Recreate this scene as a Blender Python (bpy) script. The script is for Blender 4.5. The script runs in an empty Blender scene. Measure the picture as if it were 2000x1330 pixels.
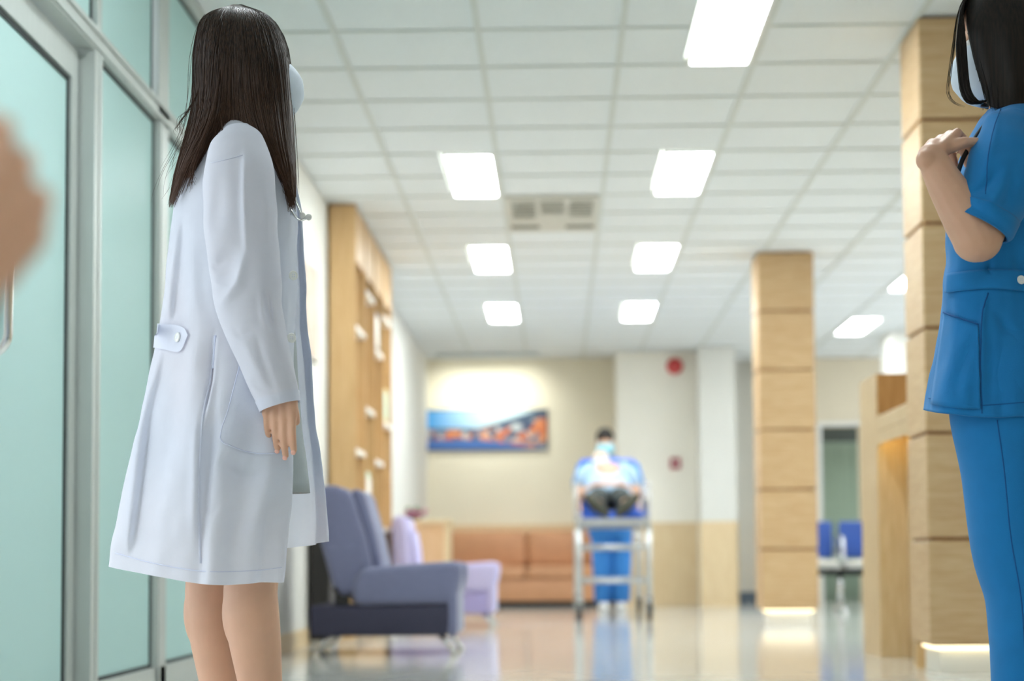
import bpy, bmesh, math, random
import numpy as np
from mathutils import Vector, Matrix, noise
from mathutils.bvhtree import BVHTree
random.seed(7); rng = np.random.default_rng(7)
S = bpy.context.scene; COL = S.collection
R_ = math.radians

# ------------------------------------------------------------ camera
FPX, CH = 3500.0, 0.47
YAW, PITCH, ROLL = R_(1.45), R_(3.5), 0.006
SHY = 435 - FPX*math.tan(PITCH)
ROT = Matrix.Rotation(YAW,3,'Z') @ Matrix.Rotation(math.pi/2+PITCH,3,'X') @ Matrix.Rotation(-ROLL,3,'Z')
CAM = Vector((0,0,CH))
cd = bpy.data.cameras.new('camera'); cam = bpy.data.objects.new('camera', cd); COL.objects.link(cam)
cam.matrix_world = Matrix.Translation(CAM) @ ROT.to_4x4()
cd.sensor_width = 36; cd.lens = 36*FPX/2000; cd.shift_y = SHY/2000
cd.clip_start = .05; cd.clip_end = 200
cd.dof.use_dof = True; cd.dof.focus_distance = 3.6; cd.dof.aperture_fstop = 2.7
S.camera = cam
S.view_settings.view_transform = 'Standard'; S.view_settings.look = 'None'
S.view_settings.gamma = 1; S.view_settings.use_curve_mapping = False
S.view_settings.exposure = 0.95
# ------------------------------------------------------------ world: soft daylight outside
w = bpy.data.worlds.new('World'); S.world = w; w.use_nodes = True
bg = w.node_tree.nodes['Background']; bg.inputs[0].default_value = (.86,.94,1,1); bg.inputs[1].default_value = 1.1
LAMP = 12.0        # strength of the ceiling fittings

def ray(px, py):
    return ROT @ Vector(((px-1000)/FPX, -(py-665-SHY)/FPX, -1))
def at(px, py, Y):
    d = ray(px, py); return CAM + d*(Y/d.y)
def to_px(p):
    q = ROT.transposed() @ (p-CAM); return 1000+FPX*q.x/-q.z, 665+SHY-FPX*q.y/-q.z
def atx(px, py, X):
    d = ray(px, py); return CAM + d*(X/d.x)

# ------------------------------------------------------------ materials
def nt(name):
    m = bpy.data.materials.new(name); m.use_nodes = True
    n = m.node_tree.nodes; return m, n, m.node_tree.links, n['Principled BSDF']
def lin(c):
    return tuple(((x/255)/12.92 if x/255 <= .04045 else ((x/255+.055)/1.055)**2.4) for x in c) + (1,)
def plain(name, rgb, rough=.6, metal=0, var=.06, scale=8, bump=0, bscale=200, spec=.5, sheen=0, stretch=(1,1,1), sub=0):
    m, n, l, b = nt(name); c = lin(rgb)
    tc = n.new('ShaderNodeTexCoord'); mp = n.new('ShaderNodeMapping'); l.new(tc.outputs['Object'], mp.inputs[0])
    mp.inputs['Scale'].default_value = stretch
    no = n.new('ShaderNodeTexNoise'); no.inputs['Scale'].default_value = scale; no.inputs['Detail'].default_value = 4
    l.new(mp.outputs[0], no.inputs['Vector'])
    cr = n.new('ShaderNodeValToRGB')
    cr.color_ramp.elements[0].position = .3; cr.color_ramp.elements[1].position = .7
    cr.color_ramp.elements[0].color = tuple(x*(1-var) for x in c[:3])+(1,)
    cr.color_ramp.elements[1].color = tuple(min(1,x*(1+var)) for x in c[:3])+(1,)
    l.new(no.outputs['Fac'], cr.inputs[0]); l.new(cr.outputs[0], b.inputs['Base Color'])
    b.inputs['Roughness'].default_value = rough; b.inputs['Metallic'].default_value = metal
    b.inputs['Specular IOR Level'].default_value = spec
    if sheen: b.inputs['Sheen Weight'].default_value = sheen
    if sub:
        b.inputs['Subsurface Weight'].default_value = sub; b.inputs['Subsurface Radius'].default_value = (.012,.005,.003)
        b.inputs['Subsurface Scale'].default_value = 1
    if bump:
        n2 = n.new('ShaderNodeTexNoise'); n2.inputs['Scale'].default_value = bscale; l.new(mp.outputs[0], n2.inputs['Vector'])
        bp = n.new('ShaderNodeBump'); bp.inputs['Strength'].default_value = bump; bp.inputs['Distance'].default_value = .002
        l.new(n2.outputs['Fac'], bp.inputs['Height']); l.new(bp.outputs[0], b.inputs['Normal'])
    return m
def wood(name, a, bcol, stretch, rough=.45, scale=6):
    m, n, l, b = nt(name)
    tc = n.new('ShaderNodeTexCoord'); mp = n.new('ShaderNodeMapping'); l.new(tc.outputs['Object'], mp.inputs[0])
    mp.inputs['Scale'].default_value = stretch
    no = n.new('ShaderNodeTexNoise'); no.inputs['Scale'].default_value = scale; no.inputs['Detail'].default_value = 6; no.inputs['Distortion'].default_value = .4
    l.new(mp.outputs[0], no.inputs['Vector'])
    cr = n.new('ShaderNodeValToRGB'); cr.color_ramp.elements[0].position = .32; cr.color_ramp.elements[1].position = .68
    cr.color_ramp.elements[0].color = lin(a); cr.color_ramp.elements[1].color = lin(bcol)
    l.new(no.outputs['Fac'], cr.inputs[0]); l.new(cr.outputs[0], b.inputs['Base Color'])
    b.inputs['Roughness'].default_value = rough; b.inputs['Specular IOR Level'].default_value = .35
    return m
def emit(name, rgb, s):
    m, n, l, b = nt(name); b.inputs['Base Color'].default_value = lin(rgb)
    b.inputs['Emission Color'].default_value = lin(rgb); b.inputs['Emission Strength'].default_value = s
    return m
def hairmat(name, a, b2, tip=None):
    m, n, l, b = nt(name)
    tc = n.new('ShaderNodeTexCoord'); mp = n.new('ShaderNodeMapping'); l.new(tc.outputs['Object'], mp.inputs[0])
    mp.inputs['Scale'].default_value = (260,260,6)
    no = n.new('ShaderNodeTexNoise'); no.inputs['Scale'].default_value = 1; l.new(mp.outputs[0], no.inputs['Vector'])
    cr = n.new('ShaderNodeValToRGB'); cr.color_ramp.elements[0].position = .3; cr.color_ramp.elements[1].position = .72
    cr.color_ramp.elements[0].color = lin(a); cr.color_ramp.elements[1].color = lin(b2)
    l.new(no.outputs['Fac'], cr.inputs[0]); l.new(cr.outputs[0], b.inputs['Base Color'])
    if tip:      # lighter brown ends, ombre hair colour
        sp = n.new('ShaderNodeSeparateXYZ'); l.new(tc.outputs['Object'], sp.inputs[0]); mr = n.new('ShaderNodeMapRange')
        mr.inputs['From Min'].default_value = 1.48; mr.inputs['From Max'].default_value = 1.22; mr.inputs['To Max'].default_value = .75; l.new(sp.outputs['Z'], mr.inputs[0])
        mx = n.new('ShaderNodeMix'); mx.data_type = 'RGBA'; l.new(mr.outputs[0], mx.inputs[0]); l.new(cr.outputs[0], mx.inputs[6]); mx.inputs[7].default_value = lin(tip)
        l.new(mx.outputs[2], b.inputs['Base Color'])
    b.inputs['Roughness'].default_value = .42; b.inputs['Specular IOR Level'].default_value = .25
    return m
def frosted(name, rgb):
    m, n, l, b = nt(name); out = n['Material Output']
    tr = n.new('ShaderNodeBsdfTranslucent'); tr.inputs[0].default_value = lin(rgb)
    df = n.new('ShaderNodeBsdfDiffuse'); df.inputs[0].default_value = lin(rgb)
    gl = n.new('ShaderNodeBsdfGlossy'); gl.inputs['Roughness'].default_value = .3
    mx = n.new('ShaderNodeMixShader'); mx.inputs[0].default_value = .22; l.new(df.outputs[0], mx.inputs[1]); l.new(tr.outputs[0], mx.inputs[2])
    m2 = n.new('ShaderNodeMixShader'); m2.inputs[0].default_value = .05; l.new(mx.outputs[0], m2.inputs[1]); l.new(gl.outputs[0], m2.inputs[2])
    l.new(m2.outputs[0], out.inputs['Surface']); return m

M = dict(
 ceil=plain('ceiling_tile', (234,239,241), .9, var=.02, scale=60),
 grid=plain('grid_metal', (216,220,216), .6, var=.02),
 floor=None,
 wall=plain('cream_paint', (246,241,228), .8, var=.015, scale=2),
 walltan=plain('tan_paint', (238,229,206), .8, var=.02, scale=2),
 wallw=plain('white_paint', (228,226,218), .8, var=.015, scale=2),
 wallr=plain('beige_paint', (226,214,190), .8, var=.02, scale=2),
 alu=plain('brushed_aluminium', (190,196,192), .45, .35, var=.03, scale=40, stretch=(1,1,.1)),
 gasket=plain('black_gasket', (22,34,36), .6),
 chrome=plain('chrome', (225,226,226), .12, 1, var=.02),
 steel=plain('steel', (196,198,196), .3, .8, var=.03),
 glass=frosted('frosted_glass', (194,222,219)),
 pillar=wood('pale_oak_horizontal', (196,160,116), (212,182,140), (1.2,1.2,14)),
 pgroove=plain('groove_dark', (150,104,60), .8),
 shelfw=wood('oak_vertical', (200,162,112), (214,180,132), (14,14,.8)),
 wain=wood('wainscot_oak', (222,194,150), (234,210,170), (14,14,.8)),
 counterw=wood('counter_oak', (196,166,122), (214,188,146), (12,12,1)),
 counter_shade=wood('counter_oak_shaded', (160,116,66), (176,132,80), (10,10,1)),  # darker copy of the counter oak, shade painted into the colour
 shelfe=plain('white_laminate', (244,240,230), .5, var=.01),
 dark=plain('charcoal', (44,42,40), .5, var=.05),
 baseb=plain('slate_base', (96,112,130), .6),
 orange=plain('tan_vinyl', (212,156,114), .5, var=.04),
 blueg=plain('blue_grey_fabric', (118,122,154), .85, var=.05, scale=60, bump=.3, bscale=500, sheen=.3),
 blued=plain('dark_slate_fabric', (62,62,82), .85, var=.05, scale=60, bump=.3, bscale=500),
 lav=plain('lavender_fabric', (192,186,224), .85, var=.04, scale=60, sheen=.2),
 lavd=plain('lavender_side', (166,158,206), .85, var=.04, scale=60),
 desk=wood('desk_wood', (214,168,124), (226,186,146), (8,8,1)),
 red=plain('red_plastic', (206,44,44), .4), dred=plain('dark_red', (160,40,56), .4),
 white=plain('white_plastic', (236,236,232), .4, var=.01),
 coat=plain('white_cotton', (236,240,251), .85, var=.012, scale=30, bump=.12, bscale=700, sheen=.15),
 seam=plain('cotton_seam', (216,222,243), .85, var=.02),
 dress=plain('grey_dress', (168,176,178), .9, var=.03, scale=40),
 button=plain('white_button', (240,242,238), .35, var=.01),
 skin=plain('skin', (216,170,141), .5, var=.05, scale=14, sub=.15, bump=.06, bscale=300),
 skinl=plain('skin_leg', (214,172,146), .5, var=.05, scale=10, sub=.1),
 nail=plain('nail', (236,182,164), .3, var=.02),
 hair=hairmat('dark_brown_hair', (25,17,11), (64,45,32), (84,56,38)),
 hairb=hairmat('black_hair', (14,11,9), (36,27,20)),
 mask=plain('surgical_mask', (210,220,230), .8, var=.02, scale=60),
 maskb=plain('pale_blue_mask', (150,206,220), .8, var=.03),
 scrub=plain('blue_scrubs', (2,120,186), .85, var=.04, scale=25, bump=.15, bscale=600, sheen=.1),
 scrubd=plain('blue_scrub_seam', (4,84,146), .85, var=.03),
 scrubl=plain('bright_blue_scrubs', (64,142,222), .85, var=.05),
 bluem=plain('blue_vinyl', (24,92,206), .4, var=.04),
 shirt=plain('pale_blue_shirt', (176,204,230), .85, var=.03),
 troud=plain('dark_trousers', (52,60,58), .85), shoe=plain('olive_sole', (74,76,66), .8), shoew=plain('white_shoe', (232,230,226), .6),
 eye=plain('eye_white', (236,234,230), .2), iris=plain('iris', (46,28,18), .2),
 seatb=plain('royal_blue_seat', (42,80,160), .5, var=.04),
 ventd=plain('vent_dark', (120,120,108), .8), ventf=plain('vent_frame', (212,210,200), .6, var=.02),
 lamp=emit('lamp_panel', (244,252,255), LAMP), tube=emit('lamp_tube', (246,253,255), LAMP*1.6),
 led=emit('warm_led', (255,240,196), 1.3), led2=emit('yellow_led', (255,234,150), 4.5),
 green=plain('leaf_green', (70,130,70), .6), pink=plain('pink_petal', (206,80,150), .6), pot=plain('clay_pot', (120,84,74), .7),
 book1=plain('grey_blue_cover', (120,134,150), .6), yell=plain('cream_box', (244,230,170), .6), gwhite=plain('green_white_print', (214,232,206), .6),
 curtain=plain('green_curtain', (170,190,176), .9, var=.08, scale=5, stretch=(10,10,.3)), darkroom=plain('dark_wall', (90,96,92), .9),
 poster=plain('poster_print', (222,196,178), .7, var=.25, scale=5), black=plain('black_rubber', (24,24,26), .6),
)
def cloth(m, f):
    n, l = m.node_tree.nodes, m.node_tree.links; b = n['Principled BSDF']; tr = n.new('ShaderNodeBsdfTranslucent'); mx = n.new('ShaderNodeMixShader')
    l.new(b.inputs['Base Color'].links[0].from_socket, tr.inputs[0]); mx.inputs[0].default_value = f
    l.new(b.outputs[0], mx.inputs[1]); l.new(tr.outputs[0], mx.inputs[2]); l.new(mx.outputs[0], n['Material Output'].inputs['Surface'])
cloth(M['coat'], .33)
# floor: polished stone
m, n, l, b = nt('polished_floor')
tc = n.new('ShaderNodeTexCoord'); no = n.new('ShaderNodeTexNoise'); no.inputs['Scale'].default_value = 1.6; no.inputs['Detail'].default_value = 8
l.new(tc.outputs['Object'], no.inputs['Vector'])
cr = n.new('ShaderNodeValToRGB'); cr.color_ramp.elements[0].color = lin((206,206,199)); cr.color_ramp.elements[1].color = lin((222,222,216))
l.new(no.outputs['Fac'], cr.inputs[0]); l.new(cr.outputs[0], b.inputs['Base Color'])
b.inputs['Roughness'].default_value = .1; b.inputs['Specular IOR Level'].default_value = .6
M['floor'] = m
# picture print: harbour town at dusk (generic)
m, n, l, b = nt('harbour_print')
tc = n.new('ShaderNodeTexCoord'); sp = n.new('ShaderNodeSeparateXYZ'); l.new(tc.outputs['Generated'], sp.inputs[0])
sky = n.new('ShaderNodeValToRGB'); sky.color_ramp.elements[0].color = lin((40,150,220)); sky.color_ramp.elements[1].color = lin((206,226,232)); sky.color_ramp.elements[1].position = .55
l.new(sp.outputs['X'], sky.inputs[0])
mp = n.new('ShaderNodeMapping'); mp.inputs['Scale'].default_value = (14,1,4); l.new(tc.outputs['Generated'], mp.inputs[0])
no = n.new('ShaderNodeTexVoronoi'); no.inputs['Scale'].default_value = 1.5; l.new(mp.outputs[0], no.inputs['Vector'])
town = n.new('ShaderNodeValToRGB'); town.color_ramp.interpolation = 'CONSTANT'
for i,(p,c) in enumerate([(0,(206,110,66)),(.3,(120,130,150)),(.5,(226,150,100)),(.7,(70,84,110)),(.85,(190,196,196))]):
    e = town.color_ramp.elements[i] if i < 2 else town.color_ramp.elements.new(p)
    e.position = p; e.color = lin(c)
sc = n.new('ShaderNodeSeparateColor'); l.new(no.outputs['Color'], sc.inputs[0]); l.new(sc.outputs[0], town.inputs[0])
def math_(op, a, bb):
    x = n.new('ShaderNodeMath'); x.operation = op
    for i, v in enumerate((a, bb)):
        if isinstance(v, (int, float)): x.inputs[i].default_value = v
        else: l.new(v, x.inputs[i])
    return x.outputs[0]
def mixc(f, a, bb):
    x = n.new('ShaderNodeMix'); x.data_type = 'RGBA'; l.new(f, x.inputs[0])
    for i, v in ((6,a),(7,bb)):
        if isinstance(v, tuple): x.inputs[i].default_value = v
        else: l.new(v, x.inputs[i])
    return x.outputs[2]
ridge = math_('MULTIPLY', math_('MAXIMUM', math_('SUBTRACT', sp.outputs['X'], .45), 0.0), .95)
hill = math_('LESS_THAN', sp.outputs['Z'], math_('ADD', ridge, .55))
town_h = math_('LESS_THAN', sp.outputs['Z'], math_('ADD', math_('MULTIPLY', ridge, .62), .5))
water = math_('LESS_THAN', sp.outputs['Z'], math_('SUBTRACT', .26, math_('MULTIPLY', ridge, .5)))
c = mixc(hill, sky.outputs[0], lin((70,88,108))); c = mixc(town_h, c, town.outputs[0]); c = mixc(water, c, lin((70,110,176)))
l.new(c, b.inputs['Base Color']); b.inputs['Roughness'].default_value = .5
M['print'] = m

# ------------------------------------------------------------ mesh helpers
class MB:
    def __init__(s): s.v = []; s.f = []
    def add(s, vs, fs):
        o = len(s.v); s.v += [Vector(v) for v in vs]; s.f += [tuple(i+o for i in f) for f in fs]; return s
    def box(s, x0, x1, y0, y1, z0, z1):
        return s.add([(x0,y0,z0),(x1,y0,z0),(x1,y1,z0),(x0,y1,z0),(x0,y0,z1),(x1,y0,z1),(x1,y1,z1),(x0,y1,z1)],
                     [(0,3,2,1),(4,5,6,7),(0,1,5,4),(1,2,6,5),(2,3,7,6),(3,0,4,7)])
    def rbox(s, x0, x1, y0, y1, z0, z1, r=.03, seg=3):
        bm = bmesh.new(); bmesh.ops.create_cube(bm, size=1)
        for v in bm.verts: v.co = Vector(((x0+x1)/2+v.co.x*(x1-x0), (y0+y1)/2+v.co.y*(y1-y0), (z0+z1)/2+v.co.z*(z1-z0)))
        bmesh.ops.bevel(bm, geom=bm.edges[:], offset=r, segments=seg, profile=.5, affect='EDGES')
        bm.verts.index_update()
        s.add([v.co.copy() for v in bm.verts], [tuple(v.index for v in f.verts) for f in bm.faces]); bm.free(); return s
    def rings(s, rs, cap=True, closed=True):
        k = len(rs[0]); vs = [p for r in rs for p in r]; fs = []
        for i in range(len(rs)-1):
            for j in range(k if closed else k-1):
                a, b2 = i*k+j, i*k+(j+1) % k; fs.append((a, b2, b2+k, a+k))
        if cap: fs.append(tuple(range(k-1,-1,-1))); fs.append(tuple((len(rs)-1)*k+j for j in range(k)))
        return s.add(vs, fs)
    def tube(s, pts, r, k=10, cap=True):
        pts = [Vector(p) for p in pts]; N = len(pts); rr = r if isinstance(r, (list, tuple)) else [r]*N
        rs = []; up = None
        for i, p in enumerate(pts):
            t = (pts[min(i+1,N-1)] - pts[max(i-1,0)]).normalized()
            if up is None: up = t.orthogonal().normalized()
            up = (up - t*up.dot(t)); up = up.normalized() if up.length > 1e-6 else t.orthogonal().normalized()
            bi = t.cross(up)
            rs.append([p + (up*math.cos(2*math.pi*j/k) + bi*math.sin(2*math.pi*j/k))*rr[i] for j in range(k)])
        return s.rings(rs, cap)
    def ell(s, c, r, rot=None, k=16, h=10):
        c = Vector(c); r = (r,)*3 if isinstance(r, (int, float)) else r; vs = []; fs = []
        for i in range(h+1):
            th = math.pi*i/h
            for j in range(k):
                ph = 2*math.pi*j/k
                q = Vector((r[0]*math.sin(th)*math.cos(ph), r[1]*math.sin(th)*math.sin(ph), r[2]*math.cos(th)))
                vs.append(c + (rot @ q if rot else q))
        for i in range(h):
            for j in range(k): fs.append((i*k+j, (i+1)*k+j, (i+1)*k+(j+1) % k, i*k+(j+1) % k))
        return s.add(vs, fs)
    def cap(s, a, b, ra, rb, k=14):          # round-ended tapered limb segment
        a, b = Vector(a), Vector(b); d = b-a; L = d.length
        q = d.to_track_quat('Z', 'Y').to_matrix(); rs = []
        for i in range(6):
            t = math.pi/2*(1-i/5); rs.append((-ra*math.sin(t), max(ra*math.cos(t), 1e-5)))
        for i in range(1, 4): rs.append((L*i/4, ra+(rb-ra)*i/4))
        for i in range(6):
            t = math.pi/2*i/5; rs.append((L+rb*math.sin(t), max(rb*math.cos(t), 1e-5)))
        return s.rings([[a + q @ Vector((r*math.cos(2*math.pi*j/k), r*math.sin(2*math.pi*j/k), z)) for j in range(k)] for z, r in rs])
    def chain(s, pts):
        for (a, ra), (b, rb) in zip(pts, pts[1:]): s.cap(a, b, ra, rb)
        return s
    def xf(s, mat):
        s.v = [mat @ v for v in s.v]; return s
    def mesh(s, off=Vector()):
        me = bpy.data.meshes.new('m'); me.from_pydata([tuple(v-off) for v in s.v], [], s.f); me.validate(); me.update(); return me

def link(name, me, mat, parent=None, smooth=False, off=None):
    me.name = name; o = bpy.data.objects.new(name, me); COL.objects.link(o)
    if mat: me.materials.clear(); me.materials.append(mat)
    if smooth: me.shade_smooth()
    if parent: o.parent = parent
    return o
def worldloc(o):
    p = Vector(o.location)
    while o.parent: o = o.parent; p += o.location
    return p
def ob(name, mb, mat, parent=None, smooth=False, sharp=None, solid=0):
    off = worldloc(parent) if parent else Vector()
    me = mb.mesh(off)
    bm = bmesh.new(); bm.from_mesh(me); bmesh.ops.recalc_face_normals(bm, faces=bm.faces[:]); bm.to_mesh(me); bm.free()
    o = link(name, me, M[mat] if isinstance(mat, str) else mat, parent, smooth)
    if sharp is not None: me.set_sharp_from_angle(angle=R_(sharp))
    if solid:
        md = o.modifiers.new('solid', 'SOLIDIFY'); md.thickness = solid; md.offset = 0
    return o
def thing(name, loc, label, cat, group=None):
    o = bpy.data.objects.new(name, None); COL.objects.link(o); o.location = loc; o.empty_display_size = .1
    return tag(o, label, cat, group)
def tag(o, label, cat, group=None):
    o['label'] = label; o['category'] = cat
    if group: o['group'] = group
    return o
def struct(o): o['kind'] = 'structure'; return o
def sroot(name, loc=(0,0,0)):
    o = bpy.data.objects.new(name, None); COL.objects.link(o); o.location = loc; o.empty_display_size = .1
    return struct(o)
def copy_tree(o, parent=None):
    c = o.copy(); COL.objects.link(c); c.parent = parent
    for ch in list(o.children): copy_tree(ch, c)
    return c
def cr_(P, t):                                # Catmull-Rom through points, t in 0..len-1
    i = min(int(t), len(P)-2); f = t-i
    p1, p2 = P[i], P[i+1]; p0 = P[i-1] if i > 0 else p1*2-p2; p3 = P[i+2] if i+2 < len(P) else p2*2-p1
    return .5*((2*p1)+(p2-p0)*f+(2*p0-5*p1+4*p2-p3)*f*f+(3*p1-p0-3*p2+p3)*f*f*f)
def crc(P, t):
    n_ = len(P); i = int(math.floor(t)); f = t-i; p0, p1, p2, p3 = (P[(i+k) % n_] for k in (-1,0,1,2))
    return .5*((2*p1)+(p2-p0)*f+(2*p0-5*p1+4*p2-p3)*f*f+(3*p1-p0-3*p2+p3)*f*f*f)
def surf(cols, nu, nv, closed, disp=None):
    """grid of points over control columns; disp(u, v, p, n) -> displaced point"""
    nr = len(cols[0]); vs = [nr-1 if j == nv else (nr-1)*j/nv for j in range(nv+1)]
    dense = [[cr_(c, v) for c in cols] for v in vs]
    us = [len(cols)*i/nu for i in range(nu)] if closed else [(len(cols)-1)*i/nu for i in range(nu+1)]
    G = [[(crc(row, u) if closed else cr_(row, u)) for u in us] for row in dense]
    if disp:
        H = [[p.copy() for p in r] for r in G]; k = len(us)
        for j in range(len(G)):
            for i in range(k):
                du = G[j][(i+1) % k if closed else min(i+1,k-1)] - G[j][i-1 if (closed or i) else 0]
                dv = G[min(j+1,nv)][i] - G[max(j-1,0)][i]
                nn = du.cross(dv); nn = nn.normalized() if nn.length > 1e-9 else Vector((0,0,1))
                H[j][i] = G[j][i] + nn*disp(us[i], vs[j], G[j][i])
        G = H
    return G
def grid_mb(G, closed, cap=False):
    mb = MB(); mb.rings(G, cap, closed); return mb
def remesh(mb, voxel, it=6, fac=.5):
    me = mb.mesh(); o = bpy.data.objects.new('tmp', me); COL.objects.link(o)
    r = o.modifiers.new('r', 'REMESH'); r.mode = 'VOXEL'; r.voxel_size = voxel; r.adaptivity = 0
    sm = o.modifiers.new('s', 'SMOOTH'); sm.iterations = it; sm.factor = fac
    dg = bpy.context.evaluated_depsgraph_get(); e = o.evaluated_get(dg)
    out = bpy.data.meshes.new_from_object(e); bpy.data.objects.remove(o); bpy.data.meshes.remove(me); return out
def body(name, mb, voxel, mat, parent, it=5):
    me = remesh(mb, voxel, it); off = worldloc(parent); me.transform(Matrix.Translation(-off))
    return link(name, me, M[mat], parent, True)

# ------------------------------------------------------------ setting
CE = 2.77; XL = -1.46; XR = 4.6; YB = 20.1
struct(ob('floor', MB().box(XL-1.5, XR+.2, -3, 23, -.1, 0), 'floor'))
# ceiling: tiles on a metal grid
ceil = sroot('ceiling', (0,0,CE))
gx = [-0.955-.625+.625*i for i in range(11)]; ROW = .585; gy = [9.96-ROW*k for k in range(22,-1,-1)] + [9.96+ROW*k for k in range(1,19)]
lights = [(-.955,y) for y in (-1.74,4.11,9.96,12.885,15.81)] + [(.295,y) for y in (-1.74,4.11,7.035,9.96,12.885,15.81)] + [(2.795,y) for y in (8.205,11.13,14.055,16.98)]  # pair behind the camera is added, unseen, as frontal fill
VENT = (-.33, 11.13)
def cell_kind(x, y):
    for (lx, ly) in lights:
        if abs(lx-x) < .02 and -.02 < y-ly < ROW*1.5: return 'half'
    if abs(VENT[0]-x) < .02 and -.02 < y-VENT[1] < ROW*1.5: return 'none'
    return 'full'
rest = MB(); tiles = {}
def tile_mesh(w_):
    if w_ not in tiles:
        mb = MB(); e = .012; d = ROW
        mb.box(e, w_-e, e, d-e, .006, .02)
        tiles[w_] = mb.mesh(); tiles[w_].materials.append(M['ceil'])
    return tiles[w_]
for y in gy[:-1]:
    if y > YB: break
    for x in gx[:-1]:
        k = cell_kind(x, y)
        if k == 'none': continue
        w_ = .625 if k == 'full' else .315; lx_ = x+.31 if (k == 'half' and x > 2) else x
        vis = y > 6.3 and x < 4.0
        if vis:
            o = bpy.data.objects.new('ceiling_tile', tile_mesh(w_)); COL.objects.link(o); o.parent = ceil; o.location = (lx_, y, 0)
        else: rest.box(lx_+.012, lx_+w_-.012, y+.012, y+ROW-.012, CE+.006, CE+.02)
o = ob('ceiling_tile_field', rest, 'ceil', ceil); o['kind'] = 'stuff'
g = MB()
for x in gx: g.box(x-.014, x+.014, gy[0], YB+1.5, CE-.002, CE+.012)
ob('runner', g, 'grid', ceil)
g = MB()
for y in gy:
    for x in gx[:-1]:
        if cell_kind(x, y-.01) == cell_kind(x, y+.01) == 'half': g.box(x+.014+(.31 if x > 2 else 0), x+.3+(.31 if x > 2 else 0), y-.01, y+.01, CE-.001, CE+.011)
        elif cell_kind(x, y-.01) == cell_kind(x, y+.01) == 'none': pass
        else: g.box(x+.014, x+.611, y-.01, y+.01, CE-.001, CE+.011)
ob('cross_tee', g, 'grid', ceil)
ob('slab', MB().box(XL-.2, XR+.2, -3.2, 22.2, CE+.03, CE+.12), 'wallw', ceil)

# ceiling fittings
proto = None; near_names = {(.295,7.035):'nearest long ceiling light panel with visible tubes at the top of the view',
 (-.955,9.96):'left ceiling light panel just before the air vent', (.295,9.96):'right ceiling light panel just before the air vent',
 (-.955,12.885):'left ceiling light panel just beyond the air vent', (.295,12.885):'right ceiling light panel just beyond the air vent',
 (-.955,15.81):'left ceiling light panel nearest the far wall with the picture', (.295,15.81):'right ceiling light panel nearest the white wall with the alarm bell',
 (2.795,14.055):'ceiling light panel half hidden behind the big wooden pillar', (2.795,16.98):'ceiling light panel right of the far wooden pillar'}
for (lx, ly) in lights:
    lab = near_names.get((lx, ly)) or '%s ceiling light panel of the %s row, out of view above the viewer' % ('left' if lx < 0 else 'middle' if lx < 1 else 'right', 'added fill' if ly < 2 else 'second' if ly < 5 else 'third' if ly < 9 else 'fourth')
    x0 = lx+(.315 if lx < 2 else .015)
    if proto is None:
        t = thing('ceiling_light', (x0, ly, CE), lab, 'ceiling light', 'rectangular ceiling light panels')
        L_, W_ = ROW*2, .295
        f = MB().box(x0, x0+W_, ly+.01, ly+.03, CE-.006, CE+.02).box(x0, x0+W_, ly+L_-.03, ly+L_-.01, CE-.006, CE+.02)
        f.box(x0, x0+.016, ly+.03, ly+L_-.03, CE-.006, CE+.02).box(x0+W_-.016, x0+W_, ly+.03, ly+L_-.03, CE-.006, CE+.02)
        ob('frame', f, 'white', t)
        ob('diffuser', MB().box(x0+.016, x0+W_-.016, ly+.03, ly+L_-.03, CE+.006, CE+.018), 'lamp', t)
        for q in (.09, .205):
            ob('tube', MB().tube([(x0+q, ly+.06, CE+.004), (x0+q, ly+L_-.06, CE+.004)], .012, 8), 'tube', t, True)
        proto = t
    else:
        t = copy_tree(proto); t.location = (x0, ly, CE); t['label'] = lab
# air vent
vx, vy = VENT; t = thing('air_vent', (vx, vy, CE), 'pale square air conditioning vent with dark louvres in the ceiling', 'air vent')
ob('frame', MB().box(vx+.015, vx+.61, vy+.01, vy+ROW*2-.01, CE-.012, CE+.02), 'ventf', t)
for i, (a, d0) in enumerate(((.05,.55), (.235,.42), (.42,.5))):
    lv = ob('intake_grille', MB().box(vx+a, vx+a+.15, vy+.12, vy+.12+d0, CE-.016, CE-.006), 'ventd', t)
    for k in range(5): yy = vy+.14+d0*k/5; ob('slat', MB().box(vx+a, vx+a+.15, yy, yy+.02, CE-.024, CE-.016), 'ventf', lv)
for a in (.03, .4): ob('outlet_slot', MB().box(vx+a, vx+a+.19, vy+.92, vy+1.02, CE-.016, CE-.006), 'ventd', t)

# glass partition on the left (frame plane XL, doors set back)
YP = [atx(x, 600, XL).y for x in (190, 308, 322)]           # jamb edge, mullion
y1, y2, y3 = YP; y4 = 7.75; XD = XL-.05
t = sroot('window_1', (XL, y1, 0))
def pane(nm, x0, ya, yb, za, zb, par, gs=.012):
    p = ob(nm, MB().box(x0-.012, x0-.004, ya, yb, za, zb), 'glass', par)
    gk = MB()
    gk.box(x0-.008, x0+.001, ya, ya+gs, za, zb).box(x0-.008, x0+.001, yb-gs, yb, za, zb).box(x0-.008, x0+.001, ya+gs, yb-gs, za, za+gs).box(x0-.008, x0+.001, ya+gs, yb-gs, zb-gs, zb)
    ob('gasket', gk, 'gasket', p)
pane('pane', XL-.018, y1+.03, y2, .1, 2.11, t)
pane('pane', XL-.018, y3+.05, y4, .1, 2.11, t)
pane('pane', XL-.018, y1-.9, y1-.03, 2.19, 2.71, t); pane('pane', XL-.018, y1+.03, y2-.03, 2.19, 2.71, t); pane('pane', XL-.018, y3+.06, y4, 2.19, 2.71, t)
pane('pane', XL-.018, 2.2, y1-.96, 2.19, 2.71, t)
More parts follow.
